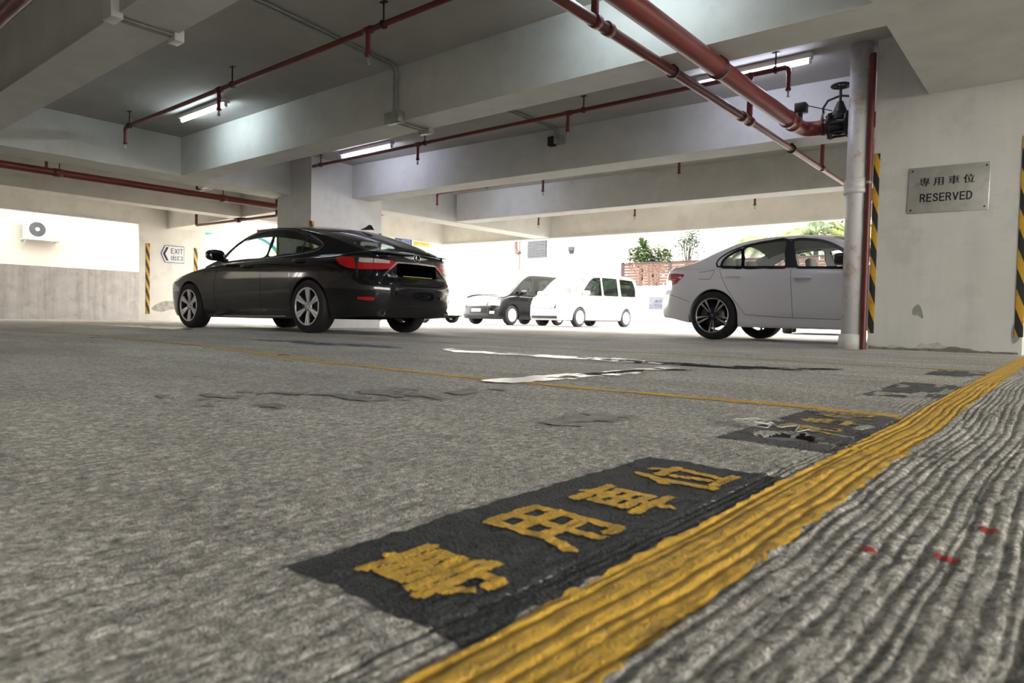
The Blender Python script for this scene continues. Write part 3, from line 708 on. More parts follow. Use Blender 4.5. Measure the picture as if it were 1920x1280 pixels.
def sprinkler_run(y, z, xa, xb, heads, hangers, label, ends=(True, False), slope=0., drop=.235):
    t = thing('sprinkler_pipe', label, 'pipe', (0, 0, 0), 0, 'red sprinkler branch pipes')
    Y = lambda x: y + slope * (x + 10)
    mb = MB()
    pts = [(xa, Y(xa), z), (xb, Y(xb), z)]
    if ends[0]: pts = elbow_pts((xa, Y(xa), z - .07), (xa, Y(xa), z), (xb, Y(xb), z), .05)
    if ends[1]: pts = pts[:-1] + elbow_pts(pts[-2] if len(pts) > 2 else (xa, Y(xa), z), (xb, Y(xb), z), (xb, Y(xb), z - .07), .05)[1:]
    mb.tube(pts, .025, 14)
    for x in heads:
        if x not in (xa, xb): tee(mb, x, Y(x), z)
    mb.build('pipe', red_pipe, t)
    for x in heads: head(t, x, Y(x), z - .02, drop - .02)
    for x in hangers: hanger(t, x, Y(x), z)
    return t
sprinkler_run(3.9, 2.775, -10.24, 3.0, [-10.24, -7.63, -4.95, -2.3, .4], [-10.1, -7.33, -4.74, -2.1], 'red sprinkler pipe along the ceiling in front of the beam with the conduits')
s2 = sprinkler_run(6.95, 2.80, -10.36, -2.29, [-10.36, -7.65, -4.95, -2.29], [-10.06, -7.5, -4.72, -2.42], 'red sprinkler pipe along the ceiling from the middle pillar to the violet tube', ends=(True, True), slope=.012)
sprinkler_run(9.6, 2.70, -9.93, -1.9, [-9.93, -7.28, -4.70, -2.2], [-8.6, -6, -3.4], 'red sprinkler pipe half hidden above the beam behind the valve', slope=0.)
sprinkler_run(12.6, 2.66, -9.66, -2.0, [-9.66, -7.14, -4.63], [-8.4, -5.8], 'red sprinkler pipe nearest the open side with the vans', drop=.25)
sprinkler_run(10.2, 2.56, -14.3, -11.5, [-13.2], [-13.8, -12.2], 'red sprinkler stub under the ceiling past the side beam', drop=.2)

t = thing('sprinkler_main', 'slim red pipe slanting overhead past the valve to the white riser', 'pipe')
Z2 = lambda y: 2.31 - .002 * (y - 6)
mb = MB(); mb.tube([(-2.64, -7, 2.31), (-2.645, 6.95, Z2(7))], .040, 16); mb.tube([(-2.645, 6.95, Z2(7)), (-2.66, 9.62, Z2(9.6))], .034, 14); mb.tube([(-2.66, 9.62, Z2(9.6)), (-2.67, 12.6, 2.30)], .027, 12)
for y, r in ((4.05, .05), (4.22, .05), (6.78, .05), (6.98, .05), (9.6, .042)): mb.lathe([(.036, -.035), (r, -.035), (r, .035), (.036, .035)], 16, Matrix.Translation((-2.645, y, Z2(y))), axis='y')
mb.build('pipe', red_pipe, t)
for y, z1, zz in ((6.98, 2.80, .03), (9.6, 2.70, .027), (12.6, 2.66, .025), (4.05, 2.775, .028)):
    mb = MB(); mb.tube([(-2.65, y, Z2(y)), (-2.65, y, z1)], zz, 12); mb.build('riser_nipple', red_pipe, t)
for y in (5.25, 8.35, 11.6):
    mb = MB(); mb.lathe([(.036, -.014), (.052, -.014), (.052, .014), (.036, .014)], 16, Matrix.Translation((-2.65, y, Z2(y))), axis='y'); mb.box(-2.665, -2.635, y - .014, y + .014, Z2(y) + .03, ZB + .01); mb.build('pipe_clamp', dark_iron, t)

t = thing('fire_main', 'thick red fire main overhead bending into the black gate valve', 'pipe')
mb = MB(); zm = 2.285; ye = 7.56
mb.tube(elbow_pts((-2.285, -7, zm), (-2.285, ye, zm), (-2.02, ye, zm), .17, 8), .077, 20)
for y in (5.32, 7.05, 7.22): mb.lathe([(.07, -.03), (.086, -.03), (.086, .03), (.07, .03)], 20, Matrix.Translation((-2.285, y, zm)), axis='y')
mb.lathe([(.07, -.02), (.086, -.02), (.086, .02), (.07, .02)], 20, Matrix.Translation((-2.09, ye, zm)), axis='x')
mb.tube([(-1.84, ye, zm), (-1.5, ye, zm)], .077, 20)
mb.build('pipe', red_pipe, t)
mb = MB(); mb.box(-2.32, -2.25, 5.28, 5.36, zm + .07, ZB + .01); mb.lathe([(.078, -.02), (.09, -.02), (.09, .02), (.078, .02)], 20, Matrix.Translation((-2.285, 5.32, zm)), axis='y'); mb.build('pipe_clamp', dark_iron, t)
mb = MB(); mb.tube([(-2.26, 7.36, zm + .05), (-2.26, 7.36, zm + .14)], .022, 10); mb.bbox(-2.31, -2.20, 7.31, 7.42, zm + .13, zm + .23, .008); mb.build('flow_switch', dark_iron, t)
mb = MB(); mb.tube([(-2.20, 7.37, zm + .20), (-2.10, 7.42, zm + .17), (-1.98, 7.46, zm + .13)], .005, 6); mb.build('cable', dark_iron, t)
t = thing('gate_valve', 'black gate valve with a round handwheel beside the white riser', 'valve', (-1.93, ye, zm))
mb = MB(); mb.lathe([(.075, -.1), (.135, -.1), (.135, -.07), (.09, -.065), (.105, 0), (.09, .065), (.135, .07), (.135, .1), (.075, .1)], 24, axis='x')
for a in range(8):
    w = a * math.pi / 4; mb.tube([(-.115, .115 * math.cos(w), .115 * math.sin(w)), (.115, .115 * math.cos(w), .115 * math.sin(w))], .012, 6)
mb.tube([(0, 0, .05), (0, 0, .13)], [.10, .085], 18); mb.tube([(0, 0, .13), (0, 0, .24)], [.07, .028], 14); mb.build('body', dark_iron, t)
mb = MB()
for s in (-1, 1): mb.tube([(s * .16, 0, .14), (s * .165, 0, .20), (s * .12, 0, .27), (0, 0, .30)], .012, 8)
mb.build('yoke', dark_iron, t)
mb = MB(); mb.tube([(0, 0, .2), (0, 0, .40)], .014, 10); mb.build('stem', dark_iron, t)
mb = MB(); mb.lathe([(.085 + .013 * math.cos(a), .40 + .013 * math.sin(a)) for a in np.linspace(0, 2 * math.pi, 10, endpoint=False)], 28, closed=True)
for a in range(5):
    w = a * 2 * math.pi / 5; mb.tube([(0, 0, .395), (.085 * math.cos(w), .085 * math.sin(w), .40)], .009, 6)
mb.build('handwheel', dark_iron, t)
mb = MB(); mb.lathe([(0, -.008), (.035, -.008), (.035, .008), (0, .008)], 16, Matrix.Translation((-.165, -.02, .11)), axis='x'); mb.build('tag', alu, t)

t = thing('drain_riser', 'thick white drain pipe with rust stains beside the wide pillar', 'pipe', (-1.69, 7.34, 0))
mb = MB(); mb.lathe([(0, .13), (.101, .13), (.101, 2.98), (0, 2.98)], 32); mb.build('pipe', riser_paint, t)
mb = MB(); mb.lathe([(.10, 1.52), (.122, 1.52), (.130, 1.545), (.122, 1.57), (.115, 1.575), (.122, 1.59), (.122, 1.63), (.116, 1.64), (.116, 1.66), (.10, 1.67)], 32); mb.build('coupling', riser_paint, t)
mb = MB(); mb.lathe([(0, 0), (.125, 0), (.118, .14), (.10, .15)], 32); mb.build('plinth', pillar_paint, t)
t = thing('wet_riser', 'slim dark red pipe squeezed between the drain pipe and the wide pillar', 'pipe', (-1.572, 7.268, 0))
mb = MB(); mb.tube([(0, 0, 0), (0, 0, 2.84)], .027, 14); mb.build('pipe', red_pipe, t)
mb = MB(); mb.lathe([(.026, 1.60), (.030, 1.60), (.030, 1.63), (.026, 1.63)], 14); mb.build('clamp', galv, t)

t = thing('sprinkler_main', 'red main pipe running along the side beam to the middle pillar', 'pipe')
mb = MB(); mb.tube([(-11.95, -7, 2.30), (-11.95, 8.4, 2.30)], .056, 16)
for y in (3.6, 6.2): mb.lathe([(.05, -.06), (.064, -.06), (.064, .06), (.05, .06)], 16, Matrix.Translation((-11.95, y, 2.30)), axis='y')
mb.build('pipe', red_pipe, t)
for y in (3.62, 6.2, .5): hanger(t, -11.95, y, 2.32)
mb = MB(); mb.tube([(-11.95, 3.45, 2.30), (-11.95, 3.45, 2.55)], .02, 10); mb.build('nipple', red_pipe, t)
t = thing('sprinkler_pipe', 'red branch pipe under the cream beam by the exit-sign pier', 'pipe')
mb = MB(); mb.tube([(-16.15, 7.72, 2.60)] + elbow_pts((-16.15, 7.72, 2.5), (-16.15, 7.72, 2.29), (-11.4, 7.72, 2.22), .05)[1:], .03, 12)
for x in (-14.2, -12.6): tee(mb, x, 7.72, 2.25, .042)
mb.build('pipe', red_pipe, t)
mb = MB(); mb.tube([(-12.68, 7.72, 2.25), (-12.68, 7.72, 2.57)], .03, 12); mb.build('riser_nipple', red_pipe, t)
t = thing('sprinkler_pipe', 'lowest red branch pipe past the cream beam toward the exit opening', 'pipe')
mb = MB(); mb.tube([(-15.6, 9.0, 2.265), (-11.4, 9.0, 2.22)], .03, 12); mb.lathe([(0, -.02), (.038, -.02), (.038, .02), (0, .02)], 12, Matrix.Translation((-15.6, 9.0, 2.265)), axis='x'); mb.build('pipe', red_pipe, t)
for x in (-13.9, -12.9): hanger(t, x, 9.0, 2.25)
head(t, -13.0, 9.0, 2.24, .12)
t = thing('sprinkler_main', 'dark red pipe crossing above the overhead beam', 'pipe')
mb = MB(); mb.tube([(-10.9, 1.45, 2.31), (3, 1.45, 2.31)], .047, 16); mb.build('pipe', red_pipe, t)
for x in (-9, -6.2, -3.5): hanger(t, x, 1.45, 2.31)
t = thing('sprinkler_drop', 'red sprinkler drop beside the side beam, toward the long opening', 'sprinkler', (-12.55, 3.3, 0))
mb = MB(); mb.tube([(0, 0, ZS), (0, 0, 2.62)], .021, 10); mb.build('drop_pipe', red_pipe, t)
mb = MB(); mb.tube([(0, 0, 2.62), (0, 0, 2.56)], .01, 8); mb.build('sprinkler_head', galv, t)

# ------------------------------------------------------------------ conduits and boxes
t = thing('twin_conduit', 'twin steel conduits over the ceiling and down the long beam to a junction box', 'conduit')
for dx in (-.03, .03):
    mb = MB(); x = -5.80 + dx
    mb.tube(elbow_pts((x + .32, 2.43, ZS - .02), (x, 4.955, ZS - .02), (x, 4.955, 2.44), .10, 8), .0125, 10); mb.build('conduit', galv, t)
mb = MB(); mb.bbox(-5.93, -5.69, 4.90, 4.985, 2.335, 2.455, .006); mb.build('junction_box', galv, t)
for dx in (-.03, .03):
    mb = MB(); mb.tube([(-5.79 + dx, 4.96, 2.352), (-5.79 + dx, 5.40, 2.352)], .0115, 10); mb.build('conduit', galv, t)
mb = MB(); mb.bbox(-5.87, -5.69, 5.36, 5.43, 2.315, 2.43, .006); mb.build('end_box', galv, t)
t = thing('twin_conduit', 'twin steel conduits behind the long beam ending in two boxes on the next beam', 'conduit')
for dx in (-.03, .03):
    mb = MB(); x = -5.80 + dx; yb = 7.955
    mb.tube(elbow_pts((x, 5.40, ZS - .02), (x, yb, ZS - .02), (x, yb, 2.84), .10, 8), .0125, 10); mb.build('conduit', galv, t)
mb = MB(); mb.bbox(-5.93, -5.83, 7.90, 7.99, 2.72, 2.85, .006); mb.build('junction_box', dark_iron, t)
mb = MB(); mb.bbox(-5.82, -5.70, 7.90, 7.99, 2.735, 2.855, .006); mb.build('junction_box', galv, t)
t = thing('cable_bracket', 'white steel bracket and conduit under the overhead beam', 'bracket')
mb = MB(); mb.bbox(-5.52, -5.36, 1.945, 2.03, 2.33, 2.52, .006); mb.build('junction_box', white_enamel, t)
mb = MB(); mb.bbox(-5.50, -5.38, 2.40, 2.475, 2.31, 2.44, .006); mb.build('end_box', white_enamel, t)
for dx in (-.025, .025):
    mb = MB(); mb.tube([(-5.43 + dx, 2.02, 2.352), (-5.43 + dx, 2.42, 2.352)], .012, 10); mb.build('conduit', galv, t)

# ------------------------------------------------------------------ litter on the floor
tw = mat('white_twine', (.72, .72, .70), rough=.6)
t = thing('twine', 'tangle of white plastic string on the floor by the hole', 'string')
rs = np.random.default_rng(5); pts = []
for k in range(70):
    a = k * .62; q = .018 + .022 * rs.random()
    pts.append((-.555 + q * math.cos(a) * 1.2 + .012 * (rs.random() - .5), 1.555 + q * math.sin(a) * 1.3, .004 + .010 * rs.random()))
for k in range(12): pts.append((-.53 + .008 * k, 1.58 + .006 * k * math.cos(k), .003))
mb = MB(); mb.tube(catmull(pts, 4, False), .0009, 5); mb.build('strand', tw, t)
leaf_dry = mat('dry_leaf', (.26, .10, .04), rough=.8, vary=.4, scale=60)
def dry_leaf(x, y, s_, label, rz):
    mb = MB(); prof = [(-1, 0), (-.5, .38), (.1, .42), (.6, .25), (1, 0), (.6, -.28), (.1, -.4), (-.5, -.36)]
    mb.add([(0, 0, .2 * s_)] + [(a * s_, b * s_, (.12 * abs(a) + .5 * abs(b)) * s_) for a, b in prof], [(0, i + 1, (i + 1) % 8 + 1) for i in range(8)])
    o = mb.build('fallen_leaf', leaf_dry); o.location = (x, y, float(hfun(x, y)) + .002); o.rotation_euler = (0, 0, rz)
    tag(o, label, 'leaf', 'dry leaves on the floor')
for x, y, s_, lb, rz in ((-3.30, 2.06, .045, 'curled brown leaf on the thin yellow line', .4), (-2.95, 1.86, .02, 'small brown leaf just in front of the thin yellow line', 1.2), (-4.25, 2.1, .035, 'brown leaf beside the thin yellow line toward the black sedan', 2.2), (-1.98, 1.62, .018, 'tiny brown leaf near the wet streak', .1),
                      (-2.4, 1.15, .016, 'tiny leaf alone on the bare floor short of the dark oily patch', .9), (-6.1, 2.1, .05, 'dark leaf on the floor far along the thin yellow line', 1.9), (-1.75, 4.75, .03, 'dark leaf near the second thin yellow line', .7)):
    dry_leaf(x, y, s_, lb, rz)
# ------------------------------------------------------------------ vehicles
black_car = mat('black_car_paint', (.0045, .0045, .006), rough=.12, spec=.3, coat=.75, vary=.05)
white_car = mat('white_car_paint', (.84, .83, .87), rough=.28, coat=1., vary=.01)
white_van_m = mat('white_van_paint', (.40, .40, .40), rough=.35, coat=.3, vary=.01)
black_van_m = mat('black_van_paint', (.004, .004, .005), rough=.25, spec=.3, coat=.25, vary=.05)
rubber = mat('tyre_rubber', (.012, .012, .012), rough=.72, vary=.2, scale=30)
under_m = mat('underbody_black', (.010, .010, .010), rough=.8)
trim_blk = mat('black_trim', (.008, .008, .009), rough=.3)
chrome = mat('chrome', (.75, .76, .78), rough=.09, metal=1., vary=.02)
silver = mat('silver_alloy', (.62, .63, .65), rough=.35, metal=.5, vary=.04)
gun = mat('dark_alloy', (.02, .02, .022), rough=.35, metal=.3)
machined = mat('machined_alloy', (.55, .55, .57), rough=.25, metal=.8, vary=.03)
lens_red = mat('red_lens', (.42, .006, .012), rough=.12, coat=1., vary=.15, scale=50)
lens_clear = mat('clear_lens', (.42, .42, .44), rough=.15, coat=1., vary=.25, scale=60)
head_lens = mat('headlamp_lens', (.55, .57, .60), rough=.1, coat=1., vary=.2, scale=30)
disc_m = mat('brake_steel', (.12, .11, .10), rough=.4, metal=.8)
glass_dark = glass('tinted_glass', (.50, .57, .55))
glass_clear = glass('car_glass', (.86, .90, .89))
glass_van = glass('van_glass', (.16, .20, .19))
seat_dark = mat('dark_leather', (.03, .03, .032), rough=.5)
seat_light = mat('pale_leather', (.45, .44, .43), rough=.5)
liner_m = mat('headliner', (.38, .37, .36), rough=.9)
plate_yel = mat('yellow_plate_edge', (.55, .45, .05), rough=.5)
plate_wht = mat('white_plate', (.72, .72, .72), rough=.5)

def rounded(pts, r, n=5):
    out = []; P = [np.array(p, float) for p in pts]
    for i, p in enumerate(P):
        a, b = P[i - 1] - p, P[(i + 1) % len(P)] - p
        q = min(r, np.linalg.norm(a) * .4, np.linalg.norm(b) * .4)
        a, b = p + a / np.linalg.norm(a) * q, p + b / np.linalg.norm(b) * q
        for t in np.linspace(0, 1, n): out.append((1 - t) ** 2 * a + 2 * t * (1 - t) * p + t * t * b)
    return np.array(out)

class Car:
    def __init__(s, **k):
        s.__dict__.update(k)
        for q in ('wz', 'XR', 'XF', 'Zc', 'drop', 'zroof', 'zcant', 'sill'): setattr(s, q, tabf(getattr(s, q)))
        s.R_arch = k.get('R_arch', s.R + .028)
        n, m = s.n, s.m; s.frame_w = k.get('frame_w', .016); s.boxy = k.get('boxy', False); s.front_glass = k.get('front_glass', glass_clear)
        xc = s.xc; af, ar = s.xf - xc, xc - s.xr
        ysp = s.W * .5 ** (1 / m)
        # half plan contour from the rear centre round the side to the front centre
        ys = np.linspace(0, ysp, 16)
        rear = np.stack([xc - ar * (1 - (ys / s.W) ** m) ** (1 / n), ys], -1)
        front = np.stack([xc + af * (1 - (ys / s.W) ** m) ** (1 / n), ys], -1)[::-1]
        a, b = rear[-1, 0], front[0, 0]
        xs = list(np.arange(a + .02, b - .015, .022))
        for xa in (0, s.WB):
            for sg in (-1, 1):
                xs += [xa + sg * s.R_arch * math.cos(q) for q in np.linspace(.02, 1.2, 12)] + [xa + sg * (s.R_arch + .0015)]
        xs = np.unique(np.round(xs, 4)); xs = xs[(xs > a + .004) & (xs < b - .004)]
        xs = xs[np.concatenate([[True], np.diff(xs) > .0012])]
        u = np.where(xs > xc, (xs - xc) / af, (xc - xs) / ar)
        side = np.stack([xs, s.W * (1 - u ** n) ** (1 / m)], -1)
        s.P = np.concatenate([rear, side, front])
        d = np.gradient(s.P, axis=0); d /= np.linalg.norm(d, axis=1)[:, None] + 1e-12
        s.N = np.stack([-d[:, 1], d[:, 0]], -1)          # outward (right-hand turn fixed below)
        mid = len(s.P) // 2
        if s.N[mid, 1] < 0: s.N = -s.N
        s.S = np.concatenate([[0], np.cumsum(np.linalg.norm(np.diff(s.P, axis=0), axis=1))])
        s.zt = s.Zc(s.P[:, 0]) - s.drop(s.P[:, 0]) * (s.P[:, 1] / s.W) ** 2
        zb = s.sill(s.P[:, 0])
        s.zb0 = zb.copy()
        for xa in (0, s.WB):
            dx = np.abs(s.P[:, 0] - xa); ok = (dx < s.R_arch) & (s.P[:, 1] > ysp * .9)
            zb = np.where(ok, np.maximum(zb, s.R + np.sqrt(np.maximum(0, s.R_arch ** 2 - dx ** 2))), zb)
        s.zb = zb
    def body_pt(s, i, z, off=0.):
        """point on the lower body at contour index i (may be fractional) and height z"""
        i = np.asarray(i, float); k = np.arange(len(s.P))
        x0 = np.interp(i, k, s.P[:, 0]); y0 = np.interp(i, k, s.P[:, 1]); nx = np.interp(i, k, s.N[:, 0]); ny = np.interp(i, k, s.N[:, 1])
        zt = np.interp(i, k, s.zt)
        wr = sst(-x0, s.R_arch + .05, -s.xr - .03); wf = sst(x0, s.WB + s.R_arch + .05, s.xf - .03)
        x = x0 + wr * (s.XR(z) - s.xr) + wf * (s.XF(z) - s.xf); y = y0 * s.wz(z)
        q = np.clip((z - (zt - s.rr)) / s.rr, 0, 1)
        ins = s.rr * (1 - np.sqrt(np.maximum(0, 1 - q * q)))
        return np.stack([x + nx * (off - ins), y + ny * (off - ins), z + 0 * x], -1)
    def idx_s(s, v): return np.interp(v, s.S, np.arange(len(s.S)))
    def idx_x(s, x):
        a = np.argmax(s.P[:, 1] > s.W * .70); b = len(s.P) - a
        return np.interp(x, s.P[a:b, 0], np.arange(a, b))
    def idx_y(s, y, front=False):
        n = 30; k = np.arange(n) if not front else len(s.P) - 1 - np.arange(n)
        return np.interp(abs(y), s.P[k, 1], k)
    # --- side of the cabin
    def cab_y(s, x, z):
        zt = s.Zc(x) - s.drop(x)
        return s.yb * s.taper(x) - np.maximum(0, z - s.zb_ref) * s.tumble
    def zbelt(s, x): return s.Zc(x) - s.drop(x) * (s.cab_y(x, s.zb_ref) / s.W) ** 2 - .012
    def build(s, name, label, paint, cat='car', group=None):
        t = s.t = thing(name, label, cat, (0, 0, 0), 0, group)
        n = len(s.P); rows = 30
        tt = np.concatenate([np.linspace(0, .86, rows - 10, endpoint=False), 1 - .14 * (1 - np.linspace(0, 1, 10)) ** 1.6])
        Z = s.zb[:, None] + (s.zt - s.zb)[:, None] * tt[None, :]
        I = np.repeat(np.arange(n)[:, None], rows, 1)
        P = s.body_pt(I, Z)
        mb = MB()
        # turned-in lower edge
        lip = P[:, :1].copy(); lip[..., 0] -= s.N[:, None, 0] * .06; lip[..., 1] -= s.N[:, None, 1] * .06; lip[..., 2] += .004
        Q = np.concatenate([lip, P], 1)
        for sg in (1, -1):
            G = Q.copy(); G[..., 1] *= sg; mb.grid(G, flip=(sg < 0) ^ s.flip)
        # bonnet, boot lid and shoulders
        v = np.linspace(-1, 1, 25)
        top = P[:, -1]
        D = np.stack([np.repeat(top[:, :1], 25, 1), top[:, 1:2] * v[None], s.Zc(s.P[:, 0])[:, None] - s.drop(s.P[:, 0])[:, None] * (s.P[:, 1:2] / s.W * v[None]) ** 2], -1)
        cab = (D[..., 0] > s.cab0 + .8) & (D[..., 0] < s.cab1 - .35) & (np.abs(D[..., 1]) < s.yb - .12)
        k0 = len(mb.f); mb.grid(D, flip=s.flip)
        cut = (cab[:-1, :-1] & cab[1:, 1:] & cab[:-1, 1:] & cab[1:, :-1]).reshape(-1)
        keep = [not c for c in cut]
        mb.f = mb.f[:k0] + [f for f, a in zip(mb.f[k0:], keep) if a]; mb.m = mb.m[:len(mb.f)]; mb.sm = mb.sm[:len(mb.f)]
        # cabin shell
        xs = np.linspace(s.cab0, s.cab1, 170); ns, nr = 34, 34
        zb = s.zbelt(xs); zc = np.maximum(s.zcant(xs), zb + .002); zr = np.maximum(s.zroof(xs), zc + .001)
        a = np.linspace(0, 1, ns)
        Zs = zb[:, None] + (zc - zb)[:, None] * a[None]
        # soft edge where side meets roof
        Ys = s.cab_y(xs[:, None], Zs)
        yc = Ys[:, -1]
        w = np.cos(np.linspace(0, 1, nr) * math.pi / 2) ; w[-1] = 0
        Yr = yc[:, None] * w[None]; Zr = zc[:, None] + (zr - zc)[:, None] * (1 - np.abs(w[None]) ** s.crown)
        side = np.stack([np.repeat(xs[:, None], ns, 1), Ys, Zs], -1); roof = np.stack([np.repeat(xs[:, None], nr, 1), Yr, Zr], -1)
        cx = (xs[:-1, None] + xs[1:, None]) / 2 + 0 * Zs[:-1, :-1]; cz = (Zs[:-1, :-1] + Zs[1:, 1:]) / 2
        hole = np.zeros(cx.shape, bool)
        s.outl = {}
        for k, pts in s.windows.items():
            o = rounded(pts, .045) if s.boxy else catmull(pts, 8); s.outl[k] = o; hole |= inside(o, cx, cz)
        wc = (w[:-1] + w[1:]) / 2
        rx = (xs[:-1, None] + xs[1:, None]) / 2 + 0 * wc[None]; rw = wc[None] + 0 * rx
        scr = {}
        for k, (xa, xb, wa, wb_) in s.screens.items():
            f = (rx - xa) / (xb - xa); lim = wa + (wb_ - wa) * f
            scr[k] = (f > 0) & (f < 1) & (rw < lim)
        rh = np.zeros(rx.shape, bool)
        for k in scr: rh |= scr[k]
        gl = {k: MB() for k in scr}; liner = MB()
        for sg in (1, -1):
            G = side.copy(); G[..., 1] *= sg; k0 = len(mb.f); mb.grid(G, flip=(sg < 0) ^ s.flip)
            mb.f = mb.f[:k0] + [f for f, h in zip(mb.f[k0:], hole.reshape(-1)) if not h]; mb.m = mb.m[:len(mb.f)]; mb.sm = mb.sm[:len(mb.f)]
            G = roof.copy(); G[..., 1] *= sg; k0 = len(mb.f); mb.grid(G, flip=(sg < 0) ^ s.flip)
            allf = mb.f[k0:]
            mb.f = mb.f[:k0] + [f for f, h in zip(allf, rh.reshape(-1)) if not h]; mb.m = mb.m[:len(mb.f)]; mb.sm = mb.sm[:len(mb.f)]
            for k in scr:
                g2 = MB(); G2 = G.copy(); G2[..., 2] -= .003; g2.grid(G2, flip=(sg < 0) ^ s.flip)
                g2.f = [f for f, h in zip(g2.f, scr[k].reshape(-1)) if h]
                gl[k].add(g2.v, g2.f, 0, True)
            G3 = G.copy(); G3[..., 2] -= .03; G3[..., 1] *= .97; l2 = MB(); l2.grid(G3, flip=(sg > 0) ^ s.flip)
            xin = (rx > s.screens['rear_window'][1] if 'rear_window' in s.screens else rx > s.cab0) & (rx < s.screens['windscreen'][0])
            l2.f = [f for f, h in zip(l2.f, xin.reshape(-1)) if h]; liner.add(l2.v, l2.f, 0, True)
        s.body = mb.build('body', paint, t, weld=.0006)
        liner.build('headliner', liner_m, t, weld=.0006)
        for k in gl: gl[k].build(k, glass_clear if k == 'windscreen' else s.rear_glass, t, weld=.0006)
        # side glass with its rubber surround, both flanks
        for sg in (1, -1):
            for k, o in s.outl.items():
                g = MB(); g.add([(x, sg * (float(s.cab_y(x, z)) - .006), z) for x, z in o], [tuple(range(len(o)))]); ob = g.build(k, s.rear_glass if 'rear' in k or 'quarter' in k else s.front_glass, t)
                fr = MB(); s.ring(fr, o, sg, -.008, s.frame_w, .003); f = fr.build('window_frame', trim_blk); f.parent = ob
        # wells, floor pan
        u = MB()
        for xa in (0, s.WB):
            for sg in (1, -1):
                th = np.linspace(-.25, math.pi + .25, 24); rr = s.R_arch + .012
                y1, y0 = s.W * .93, s.W * .55
                G = np.array([[(xa + rr * math.cos(q), sg * y, s.R + rr * math.sin(q)) for y in (y0, y1)] for q in th]); u.grid(G)
                u.add([(xa, sg * y0, s.R)] + [(xa + rr * math.cos(q), sg * y0, s.R + rr * math.sin(q)) for q in th], [(0, i + 1, i + 2) for i in range(23)])
        zf = s.floor_z
        zr_ = float(s.sill(s.xr)) + .03; zf_ = float(s.sill(s.xf)) + .03
        u.box(s.xr + .22, -s.R_arch, -s.W * .72, s.W * .72, max(zf, zr_), max(zf, zr_) + .05); u.box(-s.R_arch - .02, s.R_arch + .02, -s.W * .55, s.W * .55, zf, zf + .06)
        u.box(s.R_arch, s.WB - s.R_arch, -s.W * .93, s.W * .93, zf - .01, zf + .06); u.box(s.WB - s.R_arch - .02, s.WB + s.R_arch + .02, -s.W * .55, s.W * .55, zf, zf + .06)
        u.box(s.WB + s.R_arch, s.xf - .22, -s.W * .72, s.W * .72, max(zf, zf_), max(zf, zf_) + .05)
        for xa in (0, s.WB): u.tube([(xa, -s.track / 2, s.R), (xa, s.track / 2, s.R)], .045, 8)
        u.build('underbody', under_m, t)
        # cabin trim: dash, seats
        ins = MB(); ins.bbox(s.cab1 - .75, s.cab1 - .28, -s.yb + .1, s.yb - .1, .55, s.zb_ref - .02, .05); ins.box(s.cab0 + .2, s.cab0 + .62, -s.yb + .08, s.yb - .08, .6, s.zb_ref - .015); ins.build('dashboard', under_m, t)
        for x, ys_ in s.seats:
            for y in ys_:
                m2 = MB(); M = Matrix.Translation((x, y, 0)) @ Matrix.Rotation(R(-14), 4, 'Y')
                m2.bbox(-.02, .50, -.24, .24, .36, .52, .05, 0, Matrix.Translation((x, y, 0)))
                m2.bbox(-.07, .07, -.23, .23, .42, s.zb_ref + .05, .05, 0, M); ob = m2.build('seat', s.seat_m, t)
                m2 = MB(); hz = s.zb_ref + .05; m2.bbox(-.05, .05, -.125, .125, hz + .03, hz + .20, .04, 0, M, 3); m2.tube([M @ Vector((0, -.05, hz - .05)), M @ Vector((0, -.05, hz + .08))], .006, 6); m2.tube([M @ Vector((0, .05, hz - .05)), M @ Vector((0, .05, hz + .08))], .006, 6)
                h = m2.build('headrest', s.seat_m); h.parent = ob
        # wheels
        for xa in (0, s.WB):
            for sg in (1, -1): s.wheel(xa, sg)
        return t
    def ring(s, mb, o, sg, a, b, lift, th=0.):
        """flat frame following outline o on the cabin side, from offset a (inward) to b (outward)"""
        d = np.roll(o, -1, 0) - np.roll(o, 1, 0); d /= np.linalg.norm(d, axis=1)[:, None] + 1e-9
        nr = np.stack([d[:, 1], -d[:, 0]], -1)
        c = o.mean(0)
        if ((o - c) * nr).sum() < 0: nr = -nr
        G = []
        for q in (a, (a + b) / 2, b):
            p = o + nr * q
            G.append(np.stack([p[:, 0], sg * (s.cab_y(p[:, 0], p[:, 1]) + lift), p[:, 1]], -1))
        G = np.stack(G, 0); G = np.concatenate([G, G[:, :1]], 1)
        mb.grid(G)
    def patch(s, name, m, st, off=.004, sg=1, parent=None, nv=4, curve=True, mapx=None):
        """inlay on the lower body; st: list of (position, z low, z high); position is arc length from the rear centre unless mapx"""
        st = np.array(st, float)
        k = np.linspace(0, len(st) - 1, (len(st) - 1) * 5 + 1); j = np.arange(len(st))
        f = (lambda c: hermite(j, st[:, c])(k)) if curve else (lambda c: np.interp(k, j, st[:, c]))
        pos, lo, hi = np.interp(k, j, st[:, 0]), f(1), f(2)
        i = (mapx or s.idx_s)(pos)
        Z = lo[:, None] + (hi - lo)[:, None] * np.linspace(0, 1, nv + 1)[None]
        G = s.body_pt(np.repeat(i[:, None], nv + 1, 1), Z, off)
        B = s.body_pt(np.repeat(i[:, None], nv + 1, 1), Z, -.006)
        G[..., 1] *= sg; B[..., 1] *= sg
        mb = MB(); mb.grid(G)
        for e in ((0, slice(None)), (-1, slice(None)), (slice(None), 0), (slice(None), -1)):
            mb.grid(np.stack([G[e], B[e]], 0), smooth=False)
        return mb.build(name, m, parent or s.t)
